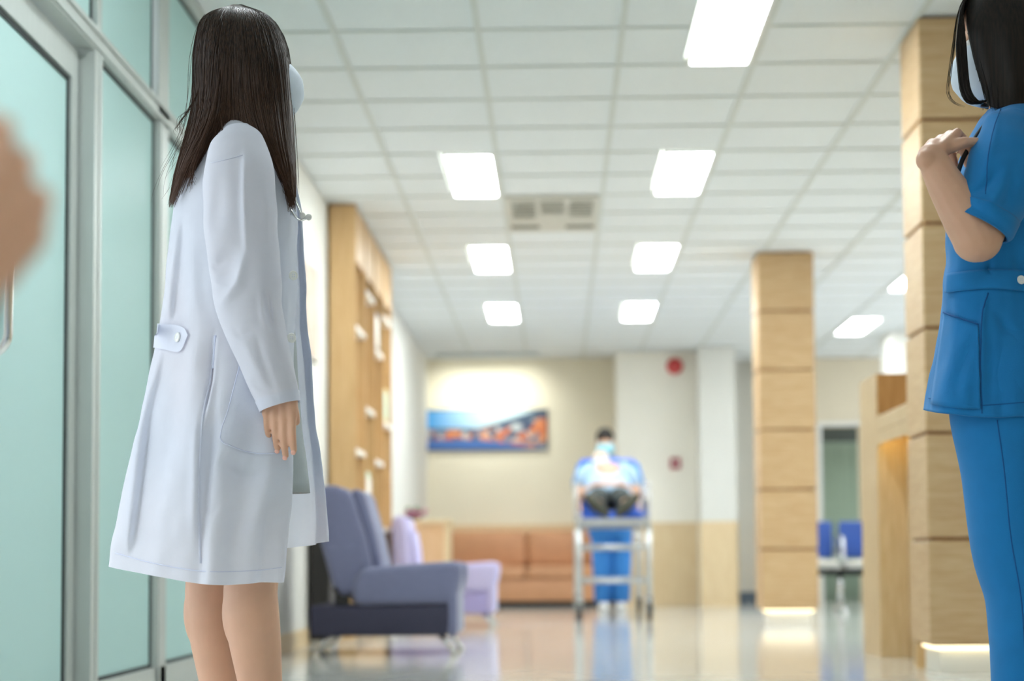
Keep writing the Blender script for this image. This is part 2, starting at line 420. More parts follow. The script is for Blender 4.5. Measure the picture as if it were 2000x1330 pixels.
ob('jamb', MB().box(XD-.03, XL, y1-.05, y1, 0, 2.11).box(XL-.01, XL+.004, y1, y1+.03, 0, 2.11), 'alu', t)
ob('mullion', MB().box(XD-.02, XL, y2, y3+.05, 0, CE-.05).box(XL, XL+.006, y2+.02, y2+.05, 0, 2.11), 'alu', t)
ob('mullion', MB().box(XD-.02, XL, y1-.03, y1+.03, 2.19, CE-.05), 'alu', t)
ob('mullion', MB().box(XD-.02, XL, y1-.96, y1-.9, 2.19, CE-.05), 'alu', t)
ob('mullion', MB().box(XD-.02, XL, y4, y4+.06, 0, CE-.05), 'alu', t)
ob('transom', MB().box(XD-.02, XL, 2.2, y4, 2.11, 2.19).box(XL, XL+.008, 2.2, y4, 2.118, 2.135).box(XL, XL+.008, 2.2, y4, 2.165, 2.182), 'alu', t)
ob('head_rail', MB().box(XD-.02, XL, 2.2, y4+.06, CE-.06, CE), 'alu', t)
ob('bottom_rail', MB().box(XD-.02, XL, y1, y4, 0, .1), 'alu', t)
# sliding door leaf
yd = y1-.05
t = sroot('door_1', (XD, yd, 0))
pane('pane', XD-.01, yd-1.3, yd-.085, .1, 2.0, t, .016)
ob('stile', MB().box(XD-.03, XD, yd-.085, yd-.015, 0.01, 2.1), 'alu', t)
ob('seal', MB().box(XD-.03, XD-.004, yd-.015, yd, .01, 2.1), 'gasket', t)
ob('stile', MB().box(XD-.03, XD, yd-1.38, yd-1.3, 0.01, 2.1), 'alu', t)
ob('top_rail', MB().box(XD-.03, XD, yd-1.3, yd-.085, 2.0, 2.1), 'alu', t)
ob('bottom_rail', MB().box(XD-.03, XD, yd-1.3, yd-.085, .01, .1), 'alu', t)
# chrome pull handle
p0 = atx(14, 690, XD+.06); hy = p0.y
hp = []
zb = p0.z
for i in range(9):
    a = math.pi/2*i/8; hp.append((XD-.0+.0+.055*math.sin(a), hy, zb+.055*(1-math.cos(a))))
hp += [(XD+.055, hy, zb+.055+.05*k) for k in range(1, 8)]
for i in range(9):
    a = math.pi/2*i/8; hp.append((XD+.055*math.cos(a), hy, zb+.455+.055*math.sin(a)))
ob('handle', MB().tube(hp, .019, 14), 'chrome', t, True)
struct(ob('wall_left_front', MB().box(XL-.2, XL, -3.2, 2.2, 0, CE), 'wallw'))
struct(ob('wall_front', MB().box(XL-.2, XR+.2, -3.2, -3, 0, CE), 'wallw'))
struct(ob('wall_left', MB().box(XL-.2, XL, y4+.06, YB+.1, 0, CE), 'wallw'))
struct(ob('baseboard_left', MB().box(XL, XL+.012, y4+.06, 11.25, 0, .1), 'wain'))

# far walls
struct(ob('wall_back', MB().box(XL-.2, .7, YB, YB+.2, 0, CE), 'walltan'))
xa = at(1205, 900, 19.5).x; xb = at(1366, 900, 19.5).x; xc = at(1367, 900, 19.1).x; xd = at(1438, 900, 19.1).x; xe = at(1500, 900, 20.6).x
WZ = .9
struct(ob('wall_bay', MB().box(xa, xb+.2, 19.5, YB+.2, 0, CE), 'wall'))
struct(ob('trim_1', MB().box(xa-.01, xc, 19.48, 19.5, 0, WZ), 'wain'))
struct(ob('wall_pier', MB().box(xc, xd, 19.1, YB+.5, 0, CE), 'wallw'))
struct(ob('trim_2', MB().box(xc-.01, xd+.01, 19.08, 19.1, 0, WZ).box(xd, xd+.012, 19.08, YB+.4, 0, WZ), 'wain'))
struct(ob('trim_3', MB().box(XL, xa, YB-.02, YB, 0, WZ), 'wain'))
struct(ob('wall_recess', MB().box(xd, 2.46, 20.6, 20.8, 0, CE), 'wallw'))
struct(ob('baseboard_recess', MB().box(xd, 2.46, 20.58, 20.6, 0, .13), 'baseb'))
dx0 = at(1604, 900, 20.3).x; dx1 = at(1682, 900, 20.3).x
struct(ob('wall_right_back', MB().box(2.46, dx0, 20.3, 20.8, 0, CE).box(dx1, XR+.2, 20.3, 20.5, 0, CE).box(dx0, dx1, 20.3, 20.5, 2.0, CE), 'wallr'))
wr = MB().box(XR, XR+.2, -3.2, 11.5, 0, CE).box(XR, XR+.2, 11.5, 20.5, 0, .7).box(XR, XR+.2, 11.5, 20.5, 2.6, CE)
for k in range(4): wr.box(XR, XR+.2, 11.5+2.95*k, 11.7+2.95*k, .7, 2.6)  # unseen window openings between these piers, added to let daylight in
struct(ob('wall_right', wr, 'wallr'))
xp0 = at(1738, 700, 18).x; struct(ob('wall_pier_right', MB().box(xp0, xp0+.5, 18, 18.5, 0, CE), 'wallw'))
struct(ob('trim_4', MB().box(dx0-.04, dx0, 20.26, 20.3, 0, 2.04).box(dx1, dx1+.04, 20.26, 20.3, 0, 2.04).box(dx0, dx1, 20.26, 20.3, 2.0, 2.04), 'white'))
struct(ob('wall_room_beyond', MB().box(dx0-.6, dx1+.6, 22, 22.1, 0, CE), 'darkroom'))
# green curtain in the room beyond
cg = MB(); rs = []
for z in (.0, 1.9):
    rs.append([Vector((dx0-.2+i*.012, 21.6+.03*math.sin(i*.75), z)) for i in range(100)])
cg.rings(rs, False, False)
tag(ob('curtain', cg, 'curtain', None, True, solid=.004), 'pale green pleated curtain hanging in the dark doorway at the back right', 'curtain')

# ------------------------------------------------------------ wood clad pillars
def pillar(x0, Y, wd, dp, label):
    t = thing('wood_pillar', (x0+wd/2, Y+dp/2, 0), label, 'pillar', 'wood clad pillars')
    ob('core', MB().box(x0+.015, x0+wd-.015, Y+.015, Y+dp-.015, .118, CE), 'pgroove', t)
    zs = [.118+.442*i for i in range(7)]
    for a, b_ in zip(zs, zs[1:]):
        ob('wood_panel', MB().rbox(x0, x0+wd, Y, Y+dp, a+.007, b_-.007, .004, 1), 'pillar', t)
    ob('plinth', MB().box(x0+.05, x0+wd-.05, Y+.05, Y+dp-.05, 0, .1), 'shelfe', t)
    ob('light_strip', MB().box(x0+.04, x0+wd-.03, Y+.03, Y+dp-.03, .1, .117), 'led', t)
pillar(at(1484, 850, 13.25).x, 13.25, .415, .4, 'slim pale oak pillar of stacked panels beside the far waiting seats')
pillar(at(1806, 700, 7.5).x, 7.5, .42, .4, 'large oak pillar of stacked panels right behind the nurse in blue')

# ------------------------------------------------------------ reception counter
XC = 1.57
t = thing('reception_counter', (XC+.3, 8.5, 0), 'oak reception counter with a glowing yellow niche left of the big pillar', 'counter')
yf0, yf1 = 9.3, 8.82
ob('end_post', MB().box(XC, XC+.62, yf1, yf0, 0, 1.39), 'counterw', t)
ob('post_shaded_face', MB().box(XC+.004, XC+.62, yf1-.006, yf1, 1.19, 1.388), 'counter_shade', t)  # thin sheet painting shade onto the post's near side
ob('counter_top', MB().rbox(XC, XC+.62, 7.95, yf1-.006, 1.1, 1.18, .006, 1), 'counterw', t)
ob('niche_back', MB().box(XC+.14, XC+.2, 7.95, yf1, 0, 1.1), 'counterw', t)
ob('niche_side', MB().box(XC, XC+.14, 7.95, 8.0, 0, 1.1), 'counterw', t)
ob('fascia', MB().box(XC, XC+.012, 7.95, yf1-.006, 1.04, 1.1), 'counterw', t)
ob('light_strip', MB().box(XC+.014, XC+.034, 8.02, yf1-.03, 1.075, 1.09), 'led2', t)

# ------------------------------------------------------------ bookcase
bx = -1.275; by = [11.3+.61*i for i in range(5)]
t = thing('bookcase', ((XL+bx)/2, 12.5, 0), 'tall oak bookcase with open staggered shelves along the left wall', 'bookcase')
ob('back', MB().box(XL+.002, XL+.015, by[0], by[-1], 0, CE-.005), 'shelfw', t)
for i, y in enumerate(by): ob('side_panel' if i in (0,4) else 'divider', MB().box(XL+.002, bx, y-.012 if i else y, y+.012, 0, CE-.005), 'shelfw', t)
for i in range(4):
    ob('cabinet_door', MB().box(bx-.02, bx-.002, by[i]+.014, by[i+1]-.014, .08, .42), 'shelfw', t)
    for z in ((2.0,1.21,.43) if i % 2 == 0 else (2.32,1.53,.74)):
        ob('shelf', MB().box(XL+.015, bx-.003, by[i]+.012, by[i+1]-.012, z-.03, z), 'shelfe', t)
    ob('door_panel', MB().box(bx-.03, bx-.006, by[i]+.014, by[i+1]-.014, 2.42, CE-.01), 'shelfw', t)
def onshelf(name, i, off, z, h, d, wd, mat, label, cat):
    y = by[i]+off; t = thing(name, (bx-.09, y, z), label, cat)
    ob('cover', MB().rbox(bx-.02-d, bx-.02, y, y+wd, z+.0005, z+h, .004, 1), mat, t)
    ob('spine', MB().rbox(bx-.021, bx-.014, y+.006, y+wd-.006, z+h*.12, z+h*.88, .002, 1), 'shelfe' if mat != 'yell' else 'gwhite', t)
onshelf('book', 2, .1, 2.0, .28, .12, .3, 'book1', 'grey blue folder standing on the third bay shelf of the bookcase', 'book')
onshelf('storage_box', 3, .1, 1.53, .26, .12, .36, 'yell', 'cream box on the last bay shelf of the bookcase', 'box')
onshelf('magazine', 1, .06, .74, .36, .1, .4, 'gwhite', 'tall green and white magazine on a lower bookcase shelf', 'magazine')
t = thing('small_plant', (bx-.08, by[0]+.3, 2.0), 'tiny green plant on the upper shelf of the first bookcase bay', 'plant')
ob('pot', MB().tube([(bx-.08, by[0]+.3, 2.0), (bx-.08, by[0]+.3, 2.07)], [.03,.04], 12), 'shelfe', t)
for k in range(9):
    a = k*.7; q = Vector((bx-.08, by[0]+.3, 2.07)); e = q+Vector((.05*math.cos(a), .07*math.sin(a), .1+.03*math.sin(k*2)))
    ob('leaf', MB().tube([q, (q+e)/2+Vector((0,0,.02)), e], [.004,.014,.001], 5), 'green', t, True)

# wall poster and slim bin
t = thing('poster', (XL+.01, 10.5, 1.95), 'small framed poster on the white wall between the doctor and the bookcase', 'poster')
ob('frame', MB().box(XL, XL+.015, 10.2, 10.75, 1.68, 2.27), 'steel', t); ob('print', MB().box(XL+.015, XL+.018, 10.23, 10.72, 1.71, 2.24), 'poster', t)
t = thing('waste_bin', (XL+.07, 10.6, 0), 'tall dark grey bin against the wall behind the blue armchair', 'bin')
ob('body', MB().rbox(XL+.015, XL+.135, 10.4, 10.8, .03, .78, .01, 2), 'dark', t)
ob('lid', MB().rbox(XL+.01, XL+.14, 10.39, 10.81, .781, .83, .012, 2), 'dark', t)
ob('base', MB().box(XL+.02, XL+.13, 10.41, 10.79, 0, .03), 'steel', t)

# ------------------------------------------------------------ armchairs
def armchair(x0, x1, ya, yb, label, cm, dm, upright=False):
    """side view chair facing +X"""
    L_ = x1-x0; t = thing('armchair', ((x0+x1)/2, (ya+yb)/2, 0), label, 'armchair', 'upholstered recliner armchairs')
    P = lambda u, z: (x0+u*L_, z)
    def slab(nm, prof, y0, y1_, mat, r=.02):
        bm = bmesh.new(); vs = [bm.verts.new((x, y0, z)) for x, z in prof]; f = bm.faces.new(vs)
        ex = bmesh.ops.extrude_face_region(bm, geom=[f]); bmesh.ops.translate(bm, vec=(0, y1_-y0, 0), verts=[g_ for g_ in ex['geom'] if isinstance(g_, bmesh.types.BMVert)])
        bmesh.ops.recalc_face_normals(bm, faces=bm.faces[:])
        bmesh.ops.bevel(bm, geom=[e for e in bm.edges if abs(e.calc_face_angle(0)) > .4], offset=r, segments=3, profile=.5, affect='EDGES')
        mb = MB(); bm.verts.index_update(); mb.add([v.co.copy() for v in bm.verts], [tuple(v.index for v in f_.verts) for f_ in bm.faces]); bm.free()
        return ob(nm, mb, mat, t, True, 50)
    base = [P(0,.1), P(.93,.1), P(.96,.16), P(.955,.262), P(.5,.252), P(0,.258)]
    slab('base', base, ya, yb, dm, .015)
    ob('front_panel', MB().rbox(x0+.93*L_, x0+1.0*L_, ya-.004, yb+.004, .1, .44, .02, 3), cm, t, True, 50)
    arm = [P(.3,.255), P(.97,.262), P(1.01,.33), P(1.04,.44), P(1.01,.485), P(.8,.475), P(.5,.46), P(.36,.45), P(.28,.37)]
    slab('armrest', arm, ya-.01, ya+.15, cm, .04); slab('armrest', arm, yb-.15, yb+.01, cm, .04)
    slab('seat_cushion', [P(.25,.265), P(.93,.265), P(.96,.34), P(.9,.41), P(.25,.37)], ya+.155, yb-.155, cm, .03)
    if not upright:
        back = [P(.17,.29), P(.32,.31), P(.43,.42), P(.38,.6), P(.28,.84), P(.2,.88), P(.08,.885), P(.02,.83), P(.06,.6)]
        cush = [P(.37,.43), P(.49,.43), P(.44,.62), P(.36,.84), P(.3,.87), P(.265,.84)]
    else:
        back = [P(.02,.27), P(.18,.27), P(.2,.44), P(.17,.8), P(.12,.83), P(.04,.83), P(.0,.78), P(.0,.5)]
        cush = [P(.17,.43), P(.26,.43), P(.24,.6), P(.21,.72), P(.18,.72), P(.17,.7)]
    slab('backrest', back, ya+.03, yb-.03, cm, .04)
    slab('back_cushion', cush, ya+.08, yb-.08, cm, .02)
    ob('recline_lever', MB().rbox(x0+.17*L_, x0+.27*L_, ya+.0, ya+.04, .262, .31, .008, 2).tube([(x0+.2*L_, ya+.0, .31), (x0+.17*L_, ya-.01, .35)], .012), 'black', t)
    for yy in (ya+.06, yb-.06):
        for u, du in ((.13,-.1), (.88,.1)):
            q = Vector((x0+u*L_, yy, .105)); e = Vector((x0+(u+du)*L_, yy, .012))
            lg = ob('leg', MB().tube([q, e], .014, 10), 'chrome', t, True); ob('foot', MB().tube([(e.x,e.y,0), (e.x,e.y,.016)], .022, 10), 'chrome', lg)
    return t
A = at(604, 1240, 9.25); B = at(893, 1240, 9.25)
armchair(A.x, B.x, 9.25, 9.95, 'large blue grey reclining armchair facing right on chrome legs', 'blueg', 'blued')
A = at(762, 1200, 13.3); B = at(966, 1200, 13.3)
armchair(A.x, B.x, 13.3, 14.0, 'lavender armchair further back behind the blue grey one', 'lav', 'lavd', True)

# wooden desk with flowers
xd1 = at(876, 1050, 17).x
t = thing('wooden_desk', (-1.24, 17.2, 0), 'small wooden desk with a flat front near the tan sofa', 'desk')
ob('front_board', MB().box(-1.44, xd1-.04, 17.0, 17.03, .02, .85), 'desk', t)
ob('side_board', MB().box(xd1-.04, xd1, 17.0, 17.5, 0, .85), 'wain', t); ob('side_board', MB().box(-1.45, -1.42, 17.03, 17.5, 0, .85), 'wain', t)
ob('desk_top', MB().rbox(-1.455, xd1+.015, 16.98, 17.52, .85, .885, .006, 1), 'wain', t)
t = thing('flower_bowl', (-1.33, 17.2, .885), 'low bowl of pink flowers standing on the wooden desk', 'flowers')
fx = at(805, 1005, 17.2).x; t.location.x = fx
ob('bowl', MB().tube([(fx,17.2,.885), (fx,17.2,.9), (fx,17.2,.93)], [.05,.08,.1], 16), 'pot', t, True)
for k in range(16):
    a = k*2.4; r = .1*math.sqrt((k+.5)/16); q = Vector((fx+r*1.35*math.cos(a), 17.2+r*math.sin(a), .945+.035*random.random()))
    fl = MB()
    for j in range(5):
        b_ = j*1.257; fl.ell(q+Vector((.018*math.cos(b_), .018*math.sin(b_), .004)), (.016,.012,.008), None, 8, 5)
    ob('flower', fl, 'pink', t, True)
for k in range(6):
    a = k*1.05; q = Vector((fx, 17.2, .93)); e = Vector((fx+.14*math.cos(a), 17.2+.1*math.sin(a), .97+.02*(k % 3)))
    ob('leaf', MB().tube([q, (q+e)/2+Vector((0,0,.03)), e], [.004,.018,.001], 5), 'green', t, True)

# tan sofa bench
sx0 = -1.2; sx1 = at(1182, 1100, 19.4).x
t = thing('bench_sofa', ((sx0+sx1)/2, 19.7, 0), 'long tan vinyl bench sofa against the back wall under the picture', 'sofa')
ob('plinth', MB().box(sx0+.02, sx1-.02, 19.42, 20.05, 0, .06), 'dark', t)
ob('base', MB().rbox(sx0, sx1, 19.36, 20.07, .06, .3, .015, 2), 'orange', t, True, 50)
for a, b_ in ((sx0, (sx0+sx1)/2), ((sx0+sx1)/2, sx1)):
    ob('seat_cushion', MB().rbox(a+.004, b_-.004, 19.32, 19.92, .3, .44, .04, 3), 'orange', t, True, 50)
    ob('back_cushion', MB().rbox(a+.004, b_-.004, 19.86, 20.07, .43, .83, .05, 3), 'orange', t, True, 50)

# picture
pa = at(828, 803, YB-.03); pb = at(1068, 877, YB-.03)
t = thing('wall_picture', ((pa.x+pb.x)/2, YB-.02, pb.z), 'wide canvas picture of a harbour town at dusk on the back wall', 'picture')
ob('canvas', MB().box(pa.x, pb.x, YB-.035, YB, pb.z, pa.z), 'print', t)
e_ = .012; ob('edge_frame', MB().box(pa.x-e_, pa.x, YB-.03, YB, pb.z-e_, pa.z+e_).box(pb.x, pb.x+e_, YB-.03, YB, pb.z-e_, pa.z+e_).box(pa.x, pb.x, YB-.03, YB, pa.z, pa.z+e_).box(pa.x, pb.x, YB-.03, YB, pb.z-e_, pb.z), 'dark', t)
# wall washer above the picture
wxa = at(850, 690, YB-.7).x; wxb = at(1050, 690, YB-.7).x
t = thing('wall_washer', ((wxa+wxb)/2, YB-.5, CE), 'slim ceiling light close to the back wall above the picture', 'ceiling light')
ob('housing', MB().box(wxa, wxb, YB-.62, YB-.5, CE-.05, CE-.001), 'grid', t)
ob('lens', MB().box(wxa+.02, wxb-.02, YB-.6, YB-.505, CE-.06, CE-.05), 'white', t)
ld = bpy.data.lights.new('washer', 'AREA'); ld.shape = 'RECTANGLE'; ld.size = wxb-wxa-.1; ld.size_y = .08; ld.energy = 3.5; ld.color = (.96,1,.94); ld.spread = R_(110)
lo = bpy.data.objects.new('washer_light', ld); COL.objects.link(lo); lo.parent = t; lo.location = (0, .02, -.065)
lo.rotation_euler = (R_(38), 0, 0)

# alarm bell and pull station
q = at(1318, 715, 19.48)
t = thing('alarm_bell', (q.x, 19.5, q.z), 'round red alarm bell high on the cream wall', 'alarm bell')
mb = MB(); rs = []
for r, y in ((.088,0), (.088,.03), (.08,.045), (.05,.058), (.012,.062)): rs.append([Vector((q.x+r*math.cos(a*math.pi/12), 19.5-y, q.z+r*math.sin(a*math.pi/12))) for a in range(24)])
ob('gong', mb.rings(rs), 'red', t, True, 50); ob('hub', MB().tube([(q.x,19.44,q.z), (q.x,19.428,q.z)], .014, 12), 'steel', t)
q = at(1319, 905, 19.48)
t = thing('fire_call_point', (q.x, 19.5, q.z), 'small red fire call point on the cream wall below the bell', 'call point')
ob('housing', MB().rbox(q.x-.055, q.x+.055, 19.46, 19.5, q.z-.06, q.z+.06, .008, 2), 'dred', t); ob('button', MB().tube([(q.x,19.461,q.z), (q.x,19.45,q.z)], .022, 14), 'white', t)

# waiting seats
sxA = at(1606, 1050, 16.5).x
t = thing('waiting_bench', (sxA+.8, 16.5, 0), 'row of royal blue waiting seats with chrome arms beyond the far pillar', 'bench')
for i in range(3):
    a = sxA-.42+i*.58
    ob('seat', MB().rbox(a+.03, a+.55, 16.3, 16.75, .4, .45, .015, 2), 'steel', t, True, 50)
    ob('seat_pad', MB().rbox(a+.05, a+.53, 16.28, 16.7, .45, .48, .012, 2), 'shelfe', t, True, 50)
    ob('backrest', MB().rbox(a+.03, a+.55, 16.74, 16.79, .5, .84, .02, 2), 'seatb', t, True, 50)
for i in range(4):
    a = sxA-.42+i*.58
    ob('armrest', MB().tube([(a,16.75,.45), (a,16.72,.66), (a,16.6,.69), (a,16.34,.68), (a,16.32,.46)], .018, 8), 'chrome', t, True)
ob('beam', MB().box(sxA-.42, sxA+1.35, 16.5, 16.56, .34, .4), 'black', t)
for i in (1, 3):
    a = sxA-.42+i*.58-.0
    ob('leg', MB().tube([(a,16.53,.34), (a,16.53,.08)], .025, 10).tube([(a,16.25,.03), (a,16.4,.06), (a,16.53,.09), (a,16.66,.06), (a,16.85,.03)], .02, 8).tube([(a,16.25,0), (a,16.25,.03)], .025, 8).tube([(a,16.85,0), (a,16.85,.03)], .025, 8), 'chrome', t, True)

# ------------------------------------------------------------ people: shared pieces
def head_blobs(mb, c, rot, k=1.0):
    """c: head centre; rot: 3x3, local +X is where the face looks"""
    T = lambda p: Vector(c) + rot @ (Vector(p)*k)
    e = lambda p, r: mb.ell(T(p), tuple(x*k for x in r), rot, 20, 14)
    e((-.012,0,.025), (.093,.074,.098)); e((.03,0,-.04), (.058,.056,.075)); e((.05,0,-.095), (.03,.03,.022))
    e((.06,.03,-.03), (.02,.022,.025)); e((.06,-.03,-.03), (.02,.022,.025))
    mb.cap(T((.086,0,.008)), T((.106,0,-.03)), .008*k, .012*k); e((.095,.009,-.034), (.01,.008,.007)); e((.095,-.009,-.034), (.01,.008,.007))
    for s in (-1, 1):
        mb.cap(T((.08,s*.014,.024)), T((.068,s*.046,.022)), .008*k, .007*k)
        e((-.008,s*.076,-.012), (.02,.009,.032))
    mb.cap(T((.084,.016,-.066)), T((.084,-.016,-.066)), .006*k, .006*k); mb.cap(T((.082,.012,-.076)), T((.082,-.012,-.076)), .006*k, .006*k)
def face_parts(par, c, rot, k=1.0):
    T = lambda p: Vector(c) + rot @ (Vector(p)*k)
    for s in (-1, 1):
        ey = ob('eye', MB().ell(T((.07,s*.031,.004)), .0125*k), 'eye', par, True)
        ob('iris', MB().ell(T((.0785,s*.031,.003)), .0058*k, None, 10, 8), 'iris', ey, True)
def face_mask(par, c, rot, mat, k=1.0):
    T = lambda p: Vector(c) + rot @ (Vector(p)*k)
    G = []
    for i in range(13):
        th = R_(28+i*10.5); row = []
        for j in range(21):
            ph = R_(-82+j*8.2); pl = 1+.012*math.sin(i*2.1)
            row.append(T((.028+.09*pl*math.sin(th)**.8*math.cos(ph), .078*math.sin(th)**.7*math.sin(ph), -.052+.068*math.cos(th))))
        G.append(row)
    mk = ob('face_mask', grid_mb(G, False), mat, par, True, solid=.003)
    for s in (-1, 1):
        ob('ear_loop', MB().tube([T((.04,s*.074,-.02)), T((.015,s*.08,.0)), T((-.02,s*.082,.014)), T((-.024,s*.08,-.02)), T((.03,s*.072,-.085))], .0012, 6), 'mask', mk, True)
def hand(mb, wrist, d, nrm, side, curl, k=1.0, spread=.05, thumb=.6, lens=(.072,.08,.074,.058), tin=1.0, cm=(.8,1.1,.7)):
    """five-finger hand: d along palm, nrm out of the back of the hand, side = +-1 puts the thumb; returns finger tips"""
    d = Vector(d).normalized(); n_ = Vector(nrm); n_ = (n_ - d*n_.dot(d)).normalized(); s = d.cross(n_)*side
    w0 = Vector(wrist); P = lambda a, b_, c_: w0 + (d*a + s*b_ + n_*c_)*k
    mb.cap(P(-.03,0,0), P(.02,0,0), .023*k, .024*k)
    tips = []
    for i, L_ in enumerate(lens):
        off = (.03-.02*i)
        mb.cap(P(.012, off*.7, 0), P(.082-.006*abs(i-1), off, 0), .0145*k, .0115*k)
        p = P(.085-.006*abs(i-1), off, 0); a = 0; dirv = d + s*spread*(1.2-i*.8)
        dirv.normalize(); r = (.0092 if i < 3 else .0082)*k
        for q, f in enumerate((.45,.31,.24)):
            a += (curl[i] if isinstance(curl, (list,tuple)) else curl)*cm[q]
            e = p + (dirv*math.cos(a) - n_*math.sin(a))*L_*f*k
            mb.cap(p, e, r, r*.94, 12); p = e; r *= .94
        tips.append((p.copy(), (dirv*math.cos(a) - n_*math.sin(a)), (dirv*math.sin(a) + n_*math.cos(a)), r))
    t0 = P(.02,.02,-.006); t1 = P(.05,.02+.028*tin,-.016); t2 = P(.05+.03*thumb,.02+.04*tin,-.032); t3 = P(.05+.056*thumb,.02+.036*tin,-.044)
    mb.cap(t0, t1, .015*k, .0125*k); mb.cap(t1, t2, .0115*k, .0105*k); mb.cap(t2, t3, .0105*k, .009*k)
    return tips
def strands(G, nu, count, r, vmin=.0, jit=.004, closed=True, lo=0., hi=1., seed=1, endv=(.86,1.0), k=4, amp=.0):
    """hair: thin tapered tubes laid along the columns of a surface grid G[v][u]"""
    rg = random.Random(seed); mb = MB(); nv = len(G); ku = len(G[0])
    for _ in range(count):
        u = lo + (hi-lo)*rg.random(); end = endv[0]+(endv[1]-endv[0])*rg.random(); st = vmin*rg.random(); pts = []
        dx = Vector((rg.uniform(-1,1), rg.uniform(-1,1), rg.uniform(-.5,.5)))*jit; dr = rg.uniform(-.012,.012); ph = rg.random()*6.28
        for i in range(15):
            v = (st+(end-st)*i/14); fv = v*(nv-1); j = min(int(fv), nv-2); f = fv-j
            fu = ((u+dr*math.sin(v*3+ph)) % 1.0)*(ku if closed else ku-1.001); a = int(fu); g_ = fu-a; b_ = (a+1) % ku if closed else min(a+1, ku-1); a %= ku
            p = (G[j][a]*(1-g_)+G[j][b_]*g_)*(1-f) + (G[j+1][a]*(1-g_)+G[j+1][b_]*g_)*f
            pts.append(p + dx*(v*1.6) + Vector((amp*math.sin(v*5+ph)*v*v, 0, 0)))
        mb.tube(pts, [r*(1-.75*(i/14)**3) for i in range(15)], k)
    return mb
def disc(par, name, c, nrm, r, mat='button'):
    c = Vector(c); n_ = Vector(nrm).normalized(); q = n_.to_track_quat('Z','Y').to_matrix(); rs = []
    for rr, z in ((r,0), (r,.0016), (r*.9,.0026), (r*.78,.0026), (r*.7,.0018), (.0004,.0018)): rs.append([c+q@Vector((rr*math.cos(a*math.pi/12), rr*math.sin(a*math.pi/12), z)) for a in range(24)])
    b_ = ob(name, MB().rings(rs), mat, par, True, 40)
    for sx in (-1,1):
        for sy in (-1,1): ob('hole', MB().tube([c+q@Vector((sx*r*.2,sy*r*.2,.0012)), c+q@Vector((sx*r*.2,sy*r*.2,.0022))], r*.1, 6), 'seam', b_)
    return b_
def crease(G, lines, y_max):
    """presses folds into the near side of a garment grid: (points, width px, height m)"""
    for j, row in enumerate(G):
        for i, p in enumerate(row):
            if p.y > y_max: continue
            x, y = to_px(p); h = 0
            for pts, w_, a, *kind in lines:
                best = 1e9; e = 1; sg_ = 1
                for k_, ((x0, y0), (x1, y1)) in enumerate(zip(pts, pts[1:])):
                    dx, dy = x1-x0, y1-y0; t = ((x-x0)*dx+(y-y0)*dy)/(dx*dx+dy*dy); tc_ = min(1, max(0, t))
                    d = math.hypot(x-x0-dx*tc_, y-y0-dy*tc_)
                    if d < best: best = d; e = (k_+tc_)/(len(pts)-1); sg_ = 1 if dx*(y-y0)-dy*(x-x0) > 0 else -1
                if kind:
                    if best < 60: h += a*(1/(1+math.exp(max(-30, min(30, -sg_*best/w_))))-.5)*math.exp(-(best/28)**2)*min(1, 7*e+.02, 7*(1-e)+.02)
                elif best < 3*w_: h += a*math.exp(-(best/w_)**2)*math.sin(math.pi*min(.98,max(.02,e)))**.8
            if h: row[i] = p + Vector((0,-1,.15))*h
class Drape:
    """lays patches and seams on a garment surface"""
    def __init__(s, *mbs):
        v = []; f = []
        for mb in mbs: o_ = len(v); v += mb.v; f += [tuple(i+o_ for i in q) for q in mb.f]
        s.t = BVHTree.FromPolygons([tuple(x) for x in v], f)
    def hit(s, px, py, off=.003):
        d = ray(px, py).normalized(); loc, n_, i, dist = s.t.ray_cast(CAM, d)
        if loc is None: return None, None
        if n_.dot(d) > 0: n_ = -n_
        return loc + n_*off, n_
    def patch(s, par, name, mat, top, bot, nx=24, ny=14, off=.004):
        G = []
        for j in range(ny+1):
            row = []
            for i in range(nx+1):
                a = cr_([Vector((*p,0)) for p in top], (len(top)-1)*i/nx); b_ = cr_([Vector((*p,0)) for p in bot], (len(bot)-1)*i/nx)
                q = a.lerp(b_, j/ny); h_, n_ = s.hit(q.x, q.y, off)
                row.append(h_ if h_ is not None else (row[-1] if row else at(q.x, q.y, 3.5)))
            G.append(row)
        return ob(name, grid_mb(G, False), mat, par, True, solid=0 if mat == 'coat' else .0022)
    def seam(s, par, name, mat, pts, r=.0011, off=.001, n_=30):
        P = [Vector((*p,0)) for p in pts]; out = []
        for i in range(n_+1):
            q = cr_(P, (len(P)-1)*i/n_); h_, _ = s.hit(q.x, q.y, off)
            if h_ is not None: out.append(h_)
        if len(out) > 2: return ob(name, MB().tube(out, r, 6), mat, par, True)
def cols_px(cols, Y0):
    return [[at(px, py, Y0+d) for px, py, d in c] for c in cols]
def gauss(x, c, w_): return math.exp(-((x-c)/w_)**2)
def sleeve_rings(axis, half, dep, dc, Y0, k=48, nv=60, fold=None, tilt=None):
    """axis [(px,py)], half px widths, dep depth radii (m), dc depth centres (m)"""
    n_ = len(axis); rs = []; sc = Y0/FPX
    A = [at(px, py, Y0+d) for (px, py), d in zip(axis, dc)]
    for j in range(nv+1):
        v = (n_-1)*j/nv; c = cr_(A, v); t_ = (cr_(A, min(v+.05, n_-1)) - cr_(A, max(v-.05, 0))); 
        h = cr_([Vector((a*sc, b_, 0)) for a, b_ in zip(half, dep)], v)
        side = Vector((t_.z, 0, -t_.x)).normalized(); bi = Vector((0,1,0)); row = []
        for i in range(k):
            a = 2*math.pi*i/k; q = side*math.cos(a)*h.x + bi*math.sin(a)*h.y
            f = fold(a, v, j/nv) if fold else 0
            row.append(c + q*(1+f))
        rs.append(row)
    return rs

